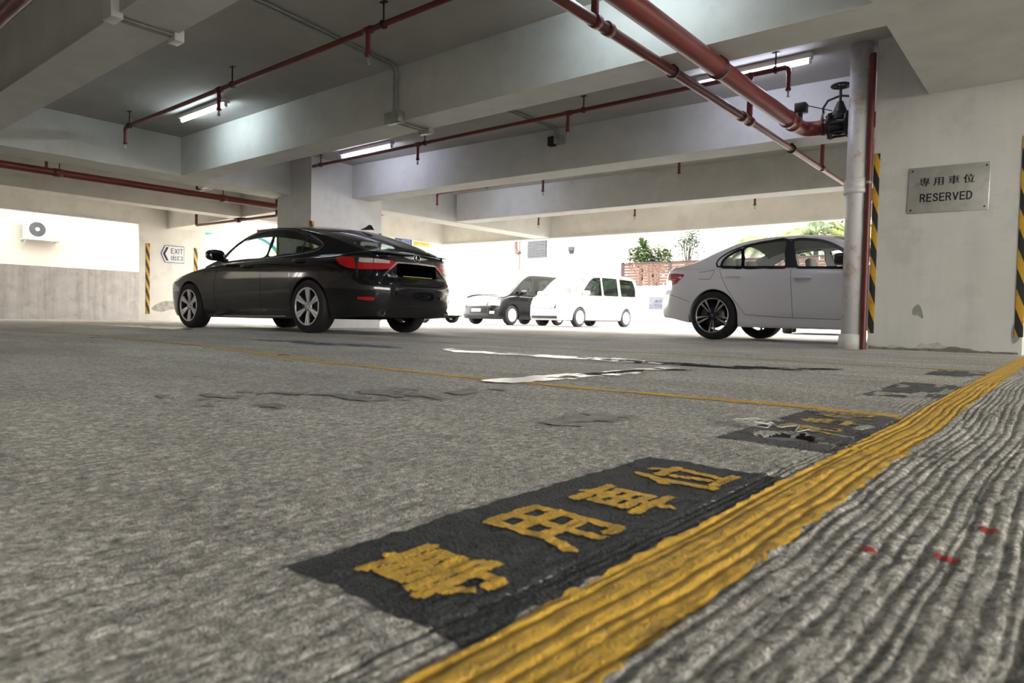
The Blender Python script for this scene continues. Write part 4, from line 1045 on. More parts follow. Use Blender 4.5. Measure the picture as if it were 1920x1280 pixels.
    def ribbon(s, mb, pts, w, off=.0015, sg=1, mapx=None):
        """thin strip over the lower body along (x, z) points"""
        P = catmull(pts, 8, False) if len(pts) > 2 else np.array([np.array(pts[0]) + (np.array(pts[1]) - np.array(pts[0])) * q for q in np.linspace(0, 1, 12)])
        d = np.gradient(P, axis=0); d /= np.linalg.norm(d, axis=1)[:, None] + 1e-9; nr = np.stack([-d[:, 1], d[:, 0]], -1)
        G = []
        for q in (-.5, .5):
            p = P + nr * w * q; g = s.body_pt((mapx or s.idx_x)(p[:, 0]), p[:, 1], off); g[..., 1] *= sg; G.append(g)
        mb.grid(np.stack(G, 0))
    def wheel(s, xa, sg):
        yo = s.track / 2 + s.tw / 2
        M = Matrix.Translation((xa, sg * yo, s.R)) @ (Matrix.Identity(4) if sg > 0 else Matrix.Rotation(math.pi, 4, 'Z'))
        Rr, w, T = s.rim, s.tw, s.R
        prof = [(Rr - .012, -.012), (Rr + .008, -.004), ((Rr + T) / 2, .004), (T - .022, -.004), (T - .006, -.018), (T, -.04), (T, -w + .04), (T - .006, -w + .018), (T - .03, -w + .004), (Rr, -w + .01), (Rr - .03, -w + .03)]
        mb = MB(); mb.lathe(prof, 48, M, axis='y')
        for q in (-.35, -.5, -.65): mb.lathe([(T + .0005, w * q - .004), (T - .006, w * q), (T + .0005, w * q + .004)], 48, M, axis='y')
        wh = mb.build('wheel', rubber, s.t)
        mb = MB()
        lipm, spm = (1, 1) if s.style == 'ten' else ((1, 1) if s.style == 'five' else (1, 1))
        mb.lathe([(Rr + .002, -.004), (Rr, .001), (Rr - .012, .0), (Rr - .016, -.015)], 48, M, mi=1, axis='y')
        mb.lathe([(Rr - .016, -.012), (Rr - .026, -.06), (Rr - .045, -w + .03)], 48, M, mi=0, axis='y')
        def spoke(a, w0, w1, r0, r1, d0=-.022, d1=-.006, th=.022, mi=1):
            ca, sa = math.cos(a), math.sin(a)
            P = []
            for r, ww, d in ((r0, w0, d0), ((r0 + r1) / 2, (w0 + w1) / 2, (d0 + d1) / 2 + .004), (r1, w1, d1)):
                for q in (-1, 1): P.append((r * ca - q * ww * sa, d, r * sa + q * ww * ca))
            P2 = [(x * .99, d - th, z * .99) for x, d, z in P]
            vs = [M @ Vector(p) for p in P + P2]
            mb.add(vs, [(0, 1, 3, 2), (2, 3, 5, 4)], mi); mb.add(vs, [(0, 2, 8, 6), (2, 4, 10, 8), (1, 7, 9, 3), (3, 9, 11, 5), (6, 8, 9, 7), (8, 10, 11, 9)], 0 if s.style == 'five' else mi)
        if s.style == 'ten':          # six broad spokes, each split by a dark slot
            for k in range(6):
                a = math.pi / 2 + k * math.pi / 3
                for q in (-1, 1): spoke(a + q * .108, .0085, .0165, .05, Rr - .008)
            mb.lathe([(0, -.014), (.035, -.014), (.058, -.020), (.062, -.045)], 24, M, mi=1, axis='y')
            for k in range(5):
                a = math.pi / 2 + .3 + k * 2 * math.pi / 5; mb.lathe([(0, -.016), (.008, -.018), (.010, -.026)], 8, M @ Matrix.Translation((.046 * math.cos(a), .004, .046 * math.sin(a))), mi=0, axis='y')
        elif s.style == 'five':       # five slim twin spokes, bright faces on a dark wheel
            for k in range(5):
                a = -math.pi / 2 + k * 2 * math.pi / 5 + s.wrot
                for q in (-1, 1):
                    spoke(a + q * .165, .0045, .016, .066, Rr - .006)
                # rounded root joining each pair
                for h in range(6):
                    b0, b1 = -1 + h / 3, -1 + (h + 1) / 3
                    r_ = lambda b: .066 - .012 * (1 - b * b)
                    vs = [M @ Vector((rr2 * math.cos(a + b * .165), -.0205, rr2 * math.sin(a + b * .165))) for b, rr2 in ((b0, r_(b0)), (b1, r_(b1)), (b1, r_(b1) - .007), (b0, r_(b0) - .007))]
                    mb.add(vs, [(0, 1, 2, 3)], 1)
            mb.lathe([(0, -.024), (.05, -.024), (.062, -.03), (.065, -.06)], 24, M, mi=0, axis='y')
        else:                          # hub cap with small slots
            mb.lathe([(0, .004), (.06, .004), (Rr - .05, -.004), (Rr - .012, -.004)], 40, M, mi=1, axis='y')
            for k in range(8):
                a = k * math.pi / 4 + .2; r0 = Rr * .62
                mb.lathe([(0, .0022), (.016, .0022), (.018, -.004)], 8, M @ Matrix.Translation((r0 * math.cos(a), .0005, r0 * math.sin(a))), mi=0, axis='y')
        rim = mb.build('rim', [gun if s.style != 'ten' else under_m, machined if s.style == 'five' else (silver if s.style == 'ten' else s.cap_m)]); rim.parent = wh
        mb = MB(); mb.lathe([(.05, -.075), (Rr * .72, -.075), (Rr * .72, -.095), (.05, -.095)], 28, M, axis='y')
        if s.style != 'cap':
            mb.bbox(-.05, .07, -.11, -.062, Rr * .42, Rr * .80, .01, 0, M @ Matrix.Rotation(R(70 if xa == 0 else -70), 4, 'Y'))
            d = mb.build('brake_disc', disc_m); d.parent = wh
        mb = MB(); mb.lathe([(0, -.006), (.024, -.006), (.028, -.012)], 20, M, axis='y'); h = mb.build('hub_cap', s.hub_m); h.parent = wh
    def place(s, x, y, deg, z=0.):
        s.t.location = (x, y, z); s.t.rotation_euler = (0, 0, R(deg))
    def handle(s, x, z, sg, m, L=.22):
        y = float(s.body_pt(s.idx_x(x), np.array(z))[1])
        mb = MB(); mb.tube([(x - L / 2, sg * (y - .004), z - .004), (x - L / 2 + .03, sg * (y + .026), z), (x, sg * (y + .040), z + .003), (x + L / 2 - .03, sg * (y + .026), z), (x + L / 2, sg * (y - .004), z - .004)], [.011, .018, .020, .018, .011], 10)
        return mb.build('door_handle', m, s.t)
    def mirror(s, x, z, sg, m, big=1.):
        y = float(s.cab_y(x, z))
        mb = MB(); c = (x + .04, sg * (y + .15), z + .05)
        bm = bmesh.new(); bmesh.ops.create_uvsphere(bm, u_segments=18, v_segments=12, radius=1)
        vs = []
        for v in bm.verts:
            p = v.co.copy(); p.x = max(p.x, -.45); q = Vector((abs(p.x) ** .8 * math.copysign(1, p.x), abs(p.y) ** .7 * math.copysign(1, p.y), abs(p.z) ** .7 * math.copysign(1, p.z)))
            vs.append((c[0] + q.x * .11 * big, c[1] + q.y * .125 * big, c[2] + q.z * .078 * big))
        bm.verts.index_update(); mb.add(vs, [tuple(v.index for v in f.verts) for f in bm.faces], 0, True); bm.free()
        mb.tube([(x + .04, sg * (y - .03), z - .02), (x + .04, sg * (y + .09), z + .0)], [.035, .022], 10)
        o = mb.build('wing_mirror', m, s.t)
        mb = MB(); mb.bbox(c[0] - .056 * big, c[0] - .050 * big, c[1] - .095 * big, c[1] + .095 * big, c[2] - .055 * big, c[2] + .055 * big, .002); g = mb.build('mirror_glass', chrome); g.parent = o

# ---------------------------------------------------------------- black saloon
lx = Car(WB=2.82, R=.332, rim=.238, tw=.225, track=1.60, style='ten', hub_m=silver, wrot=0, W=.912, xr=-1.075, xf=3.80, xc=1.35, n=6.0, m=4.6, flip=True, rr=.055, floor_z=.20,
    wz=[(.15, .915), (.22, .945), (.32, .968), (.45, .985), (.60, .996), (.72, 1.0), (.82, .994), (.90, .978), (.98, .955), (1.1, .93)],
    XR=[(.18, -.98), (.28, -1.035), (.42, -1.070), (.55, -1.078), (.63, -1.068), (.68, -1.040), (.74, -1.020), (.90, -1.000), (.97, -.995), (1.02, -.975), (1.06, -.96)],
    XF=[(.15, 3.72), (.3, 3.79), (.5, 3.80), (.62, 3.775), (.72, 3.70), (.9, 3.4)],
    Zc=[(-1.08, 1.018), (-.98, 1.045), (-.7, 1.060), (0, 1.065), (.8, 1.05), (1.6, 1.03), (2.2, 1.005), (2.5, .975), (2.9, .92), (3.3, .845), (3.6, .77), (3.8, .70)],
    drop=[(-1.08, .045), (-.7, .075), (-.2, .095), (.8, .10), (2.0, .10), (2.6, .10), (3.3, .11), (3.8, .05)],
    sill=[(-1.1, .245), (-.9, .225), (-.5, .20), (.45, .175), (1.2, .165), (2.4, .165), (3.2, .17), (3.8, .19)],
    cab0=-.99, cab1=2.50, yb=.868, zb_ref=.945, tumble=.40, taper=lambda x: 1 - .30 * sst(-np.asarray(x, float), -.1, 1.25) - .05 * sst(np.asarray(x, float), 1.7, 2.5), crown=2.3,
    zroof=[(-1.0, 1.02), (-.93, 1.075), (-.73, 1.165), (-.43, 1.262), (-.1, 1.345), (.2, 1.400), (.6, 1.440), (1.0, 1.452), (1.35, 1.440), (1.62, 1.400), (1.9, 1.290), (2.2, 1.130), (2.42, 1.01), (2.5, .97)],
    zcant=[(-1.0, 1.0), (-.80, 1.015), (-.70, 1.045), (-.3, 1.180), (.05, 1.275), (.3, 1.325), (.6, 1.365), (1.0, 1.385), (1.25, 1.378), (1.47, 1.335), (1.72, 1.238), (1.9, 1.13), (2.1, 1.0), (2.3, .95), (2.5, .9)],
    windows={'front_window': [(.985, .985), (1.4, .968), (1.80, .952), (1.97, .948), (1.90, 1.045), (1.72, 1.195), (1.46, 1.286), (1.20, 1.331), (.985, 1.342), (.955, 1.16)],
             'rear_window_door': [(.885, .990), (.6, 1.003), (.24, 1.016), (.215, 1.1), (.19, 1.222), (.32, 1.277), (.61, 1.325), (.88, 1.341), (.895, 1.16)],
             'quarter_window': [(.205, 1.022), (.02, 1.042), (-.09, 1.068), (-.125, 1.10), (-.06, 1.145), (.06, 1.196), (.155, 1.215), (.185, 1.12)]},
    screens={'rear_window': (-.93, -.04, .93, .86), 'windscreen': (1.66, 2.44, .86, .94)}, rear_glass=glass_dark, seats=[(1.05, (-.37, .37)), (.12, (-.4, 0., .4))], seat_m=seat_dark)
lx.build('sedan_car', 'glossy black sedan with silver multi-spoke wheels parked before the middle pillar', black_car)
for sg in (1, -1):
    lx.patch('tail_light', lens_red, [(.335, .875, .893), (.42, .815, .905), (.60, .790, .918), (.80, .785, .925), (1.00, .800, .935), (1.14, .845, .936), (1.22, .905, .932)], .010, sg)
    tl = lx.t.children[-1]
    lx.patch('clear_lens', lens_clear, [(.46, .872, .902), (.62, .868, .916), (.80, .868, .923), (.90, .885, .925)], .0125, sg, parent=tl)
    mb = MB(); lx.ribbon(mb, [(.665, .79), (.668, .92)], .010, .0135, sg, lx.idx_s); o = mb.build('lamp_gap', trim_blk); o.parent = tl
    lx.patch('reflector', lens_red, [(.70, .418, .455), (.78, .416, .458), (.90, .422, .456)], .006, sg, curve=False)
    lx.patch('headlamp', head_lens, [(4.86, .55, .60), (4.98, .545, .655), (5.12, .55, .70), (5.25, .56, .705), (5.36, .58, .67)], .006, sg)
    lx.handle(1.32, .872, sg, black_car); lx.handle(.19, .905, sg, black_car)
    lx.mirror(1.90, .985, sg, black_car)
    for pts in ([(.99, .955), (1.0, .6), (1.02, .26)], [(2.02, .93), (2.13, .6), (2.10, .26)], [(.02, .985), (.12, .80), (.30, .60), (.42, .36)], [(.42, .225), (1.0, .215), (2.1, .205)], [(-.42, .62), (-.62, .68), (-.80, .76)]):
        mb = MB(); lx.ribbon(mb, pts, .0055, .0012, sg); mb.build('panel_seam', under_m, lx.t)
    mb = MB(); lx.ribbon(mb, [(.50, .205), (1.3, .195), (2.3, .19)], .016, .004, sg); mb.build('sill_trim', chrome, lx.t)
    # bright strip round the side glass
    whole = catmull([(1.99, .930), (1.5, .948), (.9, .971), (.4, .990), (.0, 1.018), (-.11, 1.05), (-.155, 1.10), (-.06, 1.165), (.10, 1.232), (.30, 1.292), (.60, 1.342), (.95, 1.361), (1.20, 1.352), (1.47, 1.305), (1.73, 1.210), (1.92, 1.05)], 8)
    mb = MB(); lx.ring(mb, whole, sg, -.002, .009, .006); mb.build('window_trim', chrome, lx.t)
    mb = MB(); mb.lathe([(.040, -1.005), (.036, -1.005), (.034, -.93), (0, -.93)], 20, Matrix.Translation((0, sg * .565, .268)), axis='x'); mb.lathe([(.036, -1.005), (.044, -1.0), (.044, -.88)], 20, Matrix.Translation((0, sg * .565, .268)), axis='x'); mb.build('exhaust_tip', disc_m, lx.t)
# rear face details
lx.patch('number_plate', mat('blank_plate', (.001, .001, .001), rough=.9, spec=.0), [(0, .730, .880), (.335, .730, .880)], .016, 1, curve=False); pl = lx.t.children[-1]
lx.patch('number_plate_half', bpy.data.materials['blank_plate'], [(0, .730, .880), (.335, .730, .880)], .016, -1, parent=pl, curve=False)
lx.patch('plate_edge', plate_yel, [(0, .722, .731), (.25, .722, .731)], .012, 1, parent=pl, curve=False)
lx.patch('plate_edge', plate_yel, [(0, .722, .731), (.25, .722, .731)], .012, -1, parent=pl, curve=False)
mb = MB()
for sg in (1, -1):
    lx.ribbon(mb, [(0, .897), (.345, .890)], .018, .012, sg, lx.idx_s); lx.ribbon(mb, [(.345, .892), (.47, .79), (.555, .712)], .015, .012, sg, lx.idx_s)
mb.build('chrome_garnish', chrome, lx.t)
mb = MB()
for sg in (1, -1):
    lx.ribbon(mb, [(0, .64), (.4, .642), (.85, .66)], .006, .0015, sg, lx.idx_s); lx.ribbon(mb, [(0, .355), (.5, .35), (.95, .40)], .008, .003, sg, lx.idx_s); lx.ribbon(mb, [(.56, .70), (.60, .64)], .006, .0015, sg, lx.idx_s)
mb.build('bumper_seam', under_m, lx.t)
for sg in (1, -1): lx.patch('lower_bumper', trim_blk, [(0, .215, .335), (.4, .215, .335), (.78, .225, .36), (1.0, .235, .40)], .004, sg)
def rear_text(car, body, y, z, w, h, m, xoff):
    p = car.body_pt(car.idx_y(y), np.array(z)); mb = MB()
    add_text(mb, body, w, h, (float(p[0]) - xoff, y, z), (0, -1, 0), (0, 0, 1), .006); return mb.build('badge_lettering', m, car.t)
rear_text(lx, 'ES250', -.425, .712, .125, .026, chrome, .008); rear_text(lx, 'LEXUS', .425, .715, .15, .026, chrome, .008)
p = lx.body_pt(lx.idx_y(0), np.array(.962)); bx = float(p[0])
M = Matrix.Translation((bx - .006, 0, .962))
mb = MB(); mb.lathe([(1 + .11 * math.cos(a), .12 * math.sin(a)) for a in np.linspace(0, 2 * math.pi, 10, endpoint=False)], 32, M @ Matrix.Diagonal((.06, .062, .046, 1)), axis='x', closed=True)
mb.tube([M @ Vector((-.004, .012, .038)), M @ Vector((-.004, .020, .0)), M @ Vector((-.004, .016, -.016)), M @ Vector((-.004, -.045, -.012))], .006, 8)
for sg in (1, -1): mb.add([(bx - .004, sg * .058, .985), (bx - .003, sg * .058, .942), (bx + .001, sg * .21, .958), (bx + .001, sg * .21, .968)], [(0, 1, 2, 3) if sg > 0 else (3, 2, 1, 0)])
mb.build('rear_emblem', chrome, lx.t)
mb = MB(); mb.prism([(0, 0)], 0, 0) if False else None
fin = [(-.20, 0), (-.17, .062), (-.135, .07), (-.05, .03), (.02, .0)]
n_ = len(fin); vs = [(x + .02, q * (.004 if z > .01 else .028), 1.375 + z + .055 * (x + .2)) for q in (-1, 1) for x, z in fin]
mb.add(vs, [tuple(range(n_)), tuple(reversed(range(n_, 2 * n_)))] + [(i, n_ + i, n_ + (i + 1) % n_, (i + 1) % n_) for i in range(n_)]); mb.build('roof_antenna', black_car, lx.t)
lx.place(-7.43, 5.82, 183.16)

# ---------------------------------------------------------------- white saloon
bw = Car(frame_w=.030, WB=2.81, R=.330, rim=.240, tw=.225, track=1.565, style='five', hub_m=mat('hub_badge', (.06, .07, .14), rough=.3), wrot=.0, W=.906, xr=-1.03, xf=3.60, xc=1.3, n=5.5, m=4.0, flip=True, rr=.05, floor_z=.19,
    wz=[(.15, .93), (.22, .955), (.30, .955), (.36, .975), (.50, .99), (.70, .998), (.80, 1.0), (.845, .996), (.90, .978), (.98, .955), (1.1, .93)],
    XR=[(.2, -.90), (.27, -.985), (.40, -1.025), (.48, -1.03), (.60, -1.01), (.72, -.965), (.88, -.955), (1.0, -.93), (1.06, -.94)],
    XF=[(.15, 3.52), (.3, 3.6), (.5, 3.6), (.65, 3.56), (.8, 3.4)],
    Zc=[(-1.03, 1.0), (-.92, 1.03), (-.6, 1.055), (0, 1.06), (1.0, 1.04), (1.8, 1.0), (2.2, .975), (2.8, .91), (3.3, .80), (3.6, .70)],
    drop=[(-1.03, .04), (-.6, .06), (0, .085), (1., .09), (2.2, .09), (3.3, .08), (3.6, .05)],
    sill=[(-1.05, .30), (-.75, .285), (-.36, .225), (.37, .18), (1.2, .176), (2.4, .17), (3.2, .18), (3.6, .2)],
    cab0=-.70, cab1=2.30, yb=.862, zb_ref=.945, tumble=.42, taper=lambda x: 1 - .07 * sst(-np.asarray(x, float), .0, .8) - .05 * sst(np.asarray(x, float), 1.6, 2.3), crown=2.3,
    zroof=[(-.72, 1.045), (-.62, 1.075), (-.33, 1.20), (-.1, 1.30), (.17, 1.375), (.46, 1.410), (.75, 1.428), (1.0, 1.43), (1.25, 1.415), (1.5, 1.375), (1.8, 1.255), (2.1, 1.08), (2.3, .96)],
    zcant=[(-.72, 1.0), (-.55, 1.02), (-.38, 1.045), (-.24, 1.085), (-.10, 1.15), (.05, 1.215), (.22, 1.292), (.48, 1.346), (.75, 1.362), (1.0, 1.360), (1.25, 1.342), (1.42, 1.315), (1.58, 1.262), (1.72, 1.175), (1.9, 1.03), (2.1, .95), (2.3, .9)],
    windows={'front_window': [(1.13, .958), (1.4, .946), (1.70, .934), (1.76, .945), (1.70, 1.06), (1.56, 1.172), (1.42, 1.246), (1.25, 1.290), (1.02, 1.298), (1.05, 1.15)],
             'rear_window_door': [(.955, .966), (.7, .976), (.425, .985), (.40, 1.1), (.365, 1.218), (.50, 1.276), (.70, 1.303), (.91, 1.308), (.93, 1.15)],
             'quarter_window': [(.385, .987), (.25, .993), (.12, 1.0), (.105, 1.03), (.125, 1.09), (.20, 1.152), (.335, 1.21), (.36, 1.1)]},
    screens={'rear_window': (-.62, .12, .93, .86), 'windscreen': (1.45, 2.24, .86, .94)}, rear_glass=glass_clear, seats=[(1.14, (-.36, .36)), (.26, (-.4, .0, .4))], seat_m=seat_light)
bw.build('sedan_car', 'white sedan with black twin-spoke wheels half hidden by the drain pipe', white_car)
for sg in (1, -1):
    bw.patch('tail_light', lens_red, [(.55, .80, .925), (.75, .775, .928), (.92, .765, .928), (1.02, .78, .922), (1.12, .85, .912), (1.165, .885, .905)], .006, sg)
    tl = bw.t.children[-1]; mb = MB(); bw.ribbon(mb, [(.80, .83), (.93, .835), (1.02, .845)], .010, .0085, sg, bw.idx_s); bw.ribbon(mb, [(.82, .80), (.93, .80), (.98, .81)], .010, .0085, sg, bw.idx_s); o = mb.build('light_strip', lens_clear); o.parent = tl
    bw.patch('headlamp', head_lens, [(4.72, .58, .64), (4.9, .56, .70), (5.1, .57, .70)], .006, sg)
    bw.handle(.29, .862, sg, white_car); bw.handle(1.20, .818, sg, white_car)
    bw.mirror(1.64, .965, sg, trim_blk, .95)
    for pts in ([(1.045, .94), (1.07, .6), (1.085, .31)], [(.075, .965), (.19, .73), (.33, .52), (.47, .345)], [(.47, .345), (.8, .325), (1.085, .312), (1.75, .298)], [(-.225, .925), (-.10, .936), (.0, .945), (-.012, .89), (-.03, .838), (-.06, .826), (-.215, .832)], [(1.98, .93), (2.02, .6), (2.0, .30)], [(-.36, .52), (-.55, .58), (-.75, .63)]):
        mb = MB(); bw.ribbon(mb, pts, .0055, .0012, sg); mb.build('panel_seam', seat_dark, bw.t)
    whole = catmull([(1.83, .925), (1.4, .934), (.9, .957), (.4, .974), (.08, .988), (.03, 1.0), (.012, 1.06), (.06, 1.135), (.22, 1.228), (.48, 1.300), (.9, 1.325), (1.25, 1.312), (1.43, 1.268), (1.58, 1.195), (1.73, 1.08)], 8)
    mb = MB(); bw.ring(mb, whole, sg, -.018, .004, .0022); mb.build('window_trim', trim_blk, bw.t)
    # dark strip filling the door post
    mb = MB(); bp_ = np.array([(.96, .965), (1.125, .958), (1.045, 1.15), (1.015, 1.302), (.915, 1.31), (.935, 1.15)])
    mb.add([(x, sg * (float(bw.cab_y(x, z)) + .0025), z) for x, z in bp_], [(0, 1, 2, 5), (5, 2, 3, 4)]); mb.build('door_post_trim', trim_blk, bw.t)
bw.patch('number_plate', plate_wht, [(0, .70, .81), (.26, .70, .81)], .008, 1, curve=False)
bw.patch('number_plate', plate_wht, [(0, .70, .81), (.26, .70, .81)], .008, -1, curve=False)
bw.place(-3.78, 9.82, -2.91)

# ---------------------------------------------------------------- people carriers outside
def van(**k):
    d = dict(rim=.215, tw=.205, style='cap', hub_m=silver, cap_m=silver, wrot=0, n=7., m=5., flip=True, rr=.06, floor_z=.20, seat_m=seat_light, rear_glass=glass_van, front_glass=glass_van, boxy=True, crown=3.)
    d.update(k); return Car(**d)
wv = van(WB=2.825, R=.315, track=1.47, W=.848, xr=-.88, xf=3.70, xc=1.1,
    wz=[(.15, .94), (.3, .97), (.6, 1.), (.8, 1.), (.95, .985), (1.1, .97)], XR=[(.2, -.82), (.4, -.88), (.9, -.87), (1.1, -.86)], XF=[(.15, 3.64), (.35, 3.70), (.6, 3.68), (.8, 3.60), (.98, 3.42), (1.1, 3.3)],
    Zc=[(-.9, 1.05), (1.5, 1.05), (2.6, 1.06), (3.0, 1.06), (3.4, 1.0), (3.7, .86)], drop=[(-.9, .06), (2.6, .06), (3.4, .07), (3.7, .06)], sill=[(-.9, .24), (0, .22), (2.8, .22), (3.7, .2)],
    cab0=-.86, cab1=3.28, yb=.825, zb_ref=.98, tumble=.16, taper=lambda x: 1 - .03 * sst(np.asarray(x, float), 2.2, 3.2),
    zroof=[(-.86, 1.0), (-.85, 1.3), (-.80, 1.6), (-.7, 1.78), (-.4, 1.84), (.6, 1.86), (1.6, 1.85), (2.0, 1.80), (2.3, 1.68), (2.8, 1.38), (3.28, 1.06)], zcant=[(-.86, .99), (-.84, 1.25), (-.78, 1.55), (-.68, 1.70), (-.4, 1.755), (.6, 1.77), (1.6, 1.76), (1.95, 1.71), (2.25, 1.58), (2.7, 1.26), (3.05, 1.02), (3.28, .95)],
    windows={'front_window': [(1.55, 1.06), (2.2, 1.05), (2.72, 1.05), (2.55, 1.22), (2.2, 1.52), (1.95, 1.64), (1.55, 1.67)], 'rear_window_side': [(.52, 1.08), (1.42, 1.07), (1.44, 1.67), (.52, 1.68)], 'quarter_window': [(-.62, 1.10), (.32, 1.08), (.34, 1.68), (-.52, 1.66), (-.66, 1.4)]},
    screens={'rear_window': (-.84, -.70, .9, .9), 'windscreen': (2.02, 3.2, .9, .95)}, seats=[(1.75, (-.36, .36)), (.7, (-.36, .36)), (-.25, (-.36, .36))])
wv.build('minivan', 'white minivan with dark side windows parked outside beyond the lintel', white_van_m, 'van')
bv = van(WB=2.95, R=.345, rim=.225, track=1.57, W=.92, xr=-.95, xf=3.86, xc=1.2, cap_m=white_enamel,
    wz=[(.15, .93), (.3, .965), (.6, 1.), (.8, 1.), (.95, .98), (1.1, .965)], XR=[(.2, -.88), (.4, -.95), (.9, -.94), (1.1, -.92)], XF=[(.15, 3.8), (.35, 3.86), (.6, 3.84), (.85, 3.74), (1.0, 3.55), (1.1, 3.4)],
    Zc=[(-.95, 1.08), (1.5, 1.08), (2.7, 1.09), (3.1, 1.07), (3.5, 1.0), (3.86, .88)], drop=[(-.95, .06), (2.7, .06), (3.5, .08), (3.86, .06)], sill=[(-.95, .24), (0, .21), (2.9, .2), (3.86, .2)],
    cab0=-.93, cab1=3.42, yb=.885, zb_ref=1.0, tumble=.2, taper=lambda x: 1 - .04 * sst(np.asarray(x, float), 2.3, 3.4),
    zroof=[(-.93, 1.02), (-.9, 1.4), (-.85, 1.7), (-.7, 1.85), (-.3, 1.89), (.7, 1.90), (1.5, 1.89), (1.9, 1.85), (2.2, 1.74), (2.8, 1.40), (3.42, 1.06)], zcant=[(-.93, 1.0), (-.88, 1.4), (-.82, 1.65), (-.68, 1.76), (-.3, 1.81), (.7, 1.82), (1.5, 1.805), (1.85, 1.77), (2.15, 1.65), (2.7, 1.30), (3.1, 1.05), (3.42, .96)],
    windows={'front_window': [(1.7, 1.10), (2.2, 1.09), (2.42, 1.09), (2.42, 1.38), (2.2, 1.56), (1.95, 1.69), (1.7, 1.73)], 'front_quarter_window': [(2.50, 1.09), (2.86, 1.085), (2.78, 1.14), (2.52, 1.33)], 'rear_window_side': [(.55, 1.13), (1.56, 1.12), (1.58, 1.73), (.55, 1.74)], 'quarter_window': [(-.65, 1.15), (.35, 1.13), (.38, 1.73), (-.55, 1.70), (-.7, 1.45)]},
    screens={'rear_window': (-.90, -.74, .9, .9), 'windscreen': (1.95, 3.34, .9, .95)}, seats=[(1.85, (-.38, .38)), (.8, (-.38, .38))])
bv.build('minivan', 'black minivan parked outside, half behind the white minivan', black_van_m, 'van')
def front_patch(car, name, m, y0, y1, zl, zh, off=.006):
    L = car.S[-1]; p = None
    o1 = None
    for sg in (1, -1):
        if y0 <= 0: st = [(L - y1, zl, zh), (L - y1 * .5, zl, zh), (L, zl, zh)]
        else: st = [(L - y1, zl, zh), (L - (y0 + y1) / 2, zl, zh), (L - y0, zl, zh)]
        o = car.patch(name, m, st, off, sg, curve=False, parent=o1)
        if o1 is None and y0 <= 0: o1 = o
    return o1
for car, z0, gm in ((wv, 0., trim_blk), (bv, .05, trim_blk)):
    front_patch(car, 'lower_grille', gm, 0, .54, .255 + z0, .345 + z0, .010)
    front_patch(car, 'grille_backing', gm, 0, .47, .585 + z0, .825 + z0, .006)
    for k in range(4): front_patch(car, 'grille_bar', chrome, 0, .46 - .02 * (3 - k), .60 + z0 + k * .058, .637 + z0 + k * .058, .010)
    front_patch(car, 'number_plate', plate_wht, 0, .20, .40 + z0, .50 + z0, .016)
    front_patch(car, 'headlamp', head_lens, .50, .92, .62 + z0, .80 + z0, .008)
    front_patch(car, 'fog_lamp', lens_clear, .58, .75, .33 + z0, .42 + z0, .008)
    for sg in (1, -1):
        car.mirror(2.62 if car is wv else 2.45, 1.06 if car is wv else 1.10, sg, white_van_m if car is wv else black_van_m, 1.0)
        car.handle(1.75, .86, sg, white_van_m if car is wv else chrome); car.handle(1.30, .86, sg, white_van_m if car is wv else chrome)
        for pts in ([(1.5, 1.0), (1.5, .6), (1.5, .26)], [(2.62, 1.0), (2.6, .7), (2.42, .28)], [(.45, 1.0), (.45, .7), (.36, .5)]):
            mb = MB(); car.ribbon(mb, pts, .007, .0015, sg); mb.build('panel_seam', seat_dark, car.t)
wv.place(-13.15, 21.35, -91.7); bv.place(-16.03, 21.17, -88.2)

far = copy_tree(bw.t); far.location = (-19.5, 19.0, 0); far.rotation_euler = (0, 0, R(180)); tag(far, 'white sedan outside showing only its tail past the black sedan', 'car')
far2 = copy_tree(bw.t); far2.location = (-5.35, 20.0, 0); far2.rotation_euler = (0, 0, R(-75)); tag(far2, 'far white sedan outside whose wheels show under the white sedan', 'car')
# ------------------------------------------------------------------ outdoors
YB = 29.5
def prs(name, m, x0, x1, y0, y1, z0, z1, label):
    mb = MB(); mb.box(x0, x1, y0, y1, z0, z1); return struct(mb.build(name, m), label)
prs('wall_far', white_out, -60, -17.45, YB, YB + .4, -.02, 9, 'white building wall behind the parked vans')
prs('wall_low', white_out, -17.45, 14, YB, YB + .3, -.02, 1.93, 'white boundary wall under the brown fence')
prs('kerb', parapet_conc, -24, 14, YB - .35, YB, -.02, .12, 'concrete kerb at the foot of the white boundary wall')
prs('wall_neighbour', cream_out, -23.4, -23, -8, 9.2, -.02, 7, 'sunlit cream wall seen through the long opening')
prs('wall_backdrop', white_out, -30, 30, 52, 52.5, -.02, 24, 'added pale backdrop wall toning down the sky far behind the brown fence')  # added backdrop, keeps the bright sky from washing out the leaves
t = thing('louvre_vent', 'grey louvred vent high on the white building wall', 'vent', (-22.67, YB - .002, 4.03))
vent_m = mat('vent_grey', (.045, .048, .055), rough=.8, spec=.08)
mb = MB(); mb.box(-.66, .66, -.01, 0, -.47, .47); mb.build('backing', vent_m, t)
mb = MB()
for k in range(12): mb.box(-.64, .64, -.07, -.05, -.45 + k * .077, -.41 + k * .077, 0)
for k in range(12): mb.box(-.64, .64, -.06, -.012, -.452 + k * .077, -.444 + k * .077, 0)
mb.build('slat', mat('louvre_slat', (.10, .105, .115), rough=.7, spec=.1), t)
t = thing('wall_vent', 'small grey hooded vent on the white building wall', 'vent', (-20.38, YB - .002, 3.86))
mb = MB(); mb.bbox(-.15, .15, -.14, 0, -.05, .17, .01); mb.build('hood', vent_m, t)
mb = MB(); mb.bbox(-.12, .12, -.10, 0, -.18, -.06, .01); mb.build('grille', under_m, t)
t = thing('drain_pipe', 'brownish drain pipe on the white building wall by the louvred vent', 'pipe')
out_pipe = mat('brown_pipe', (.06, .035, .03), rough=.6)
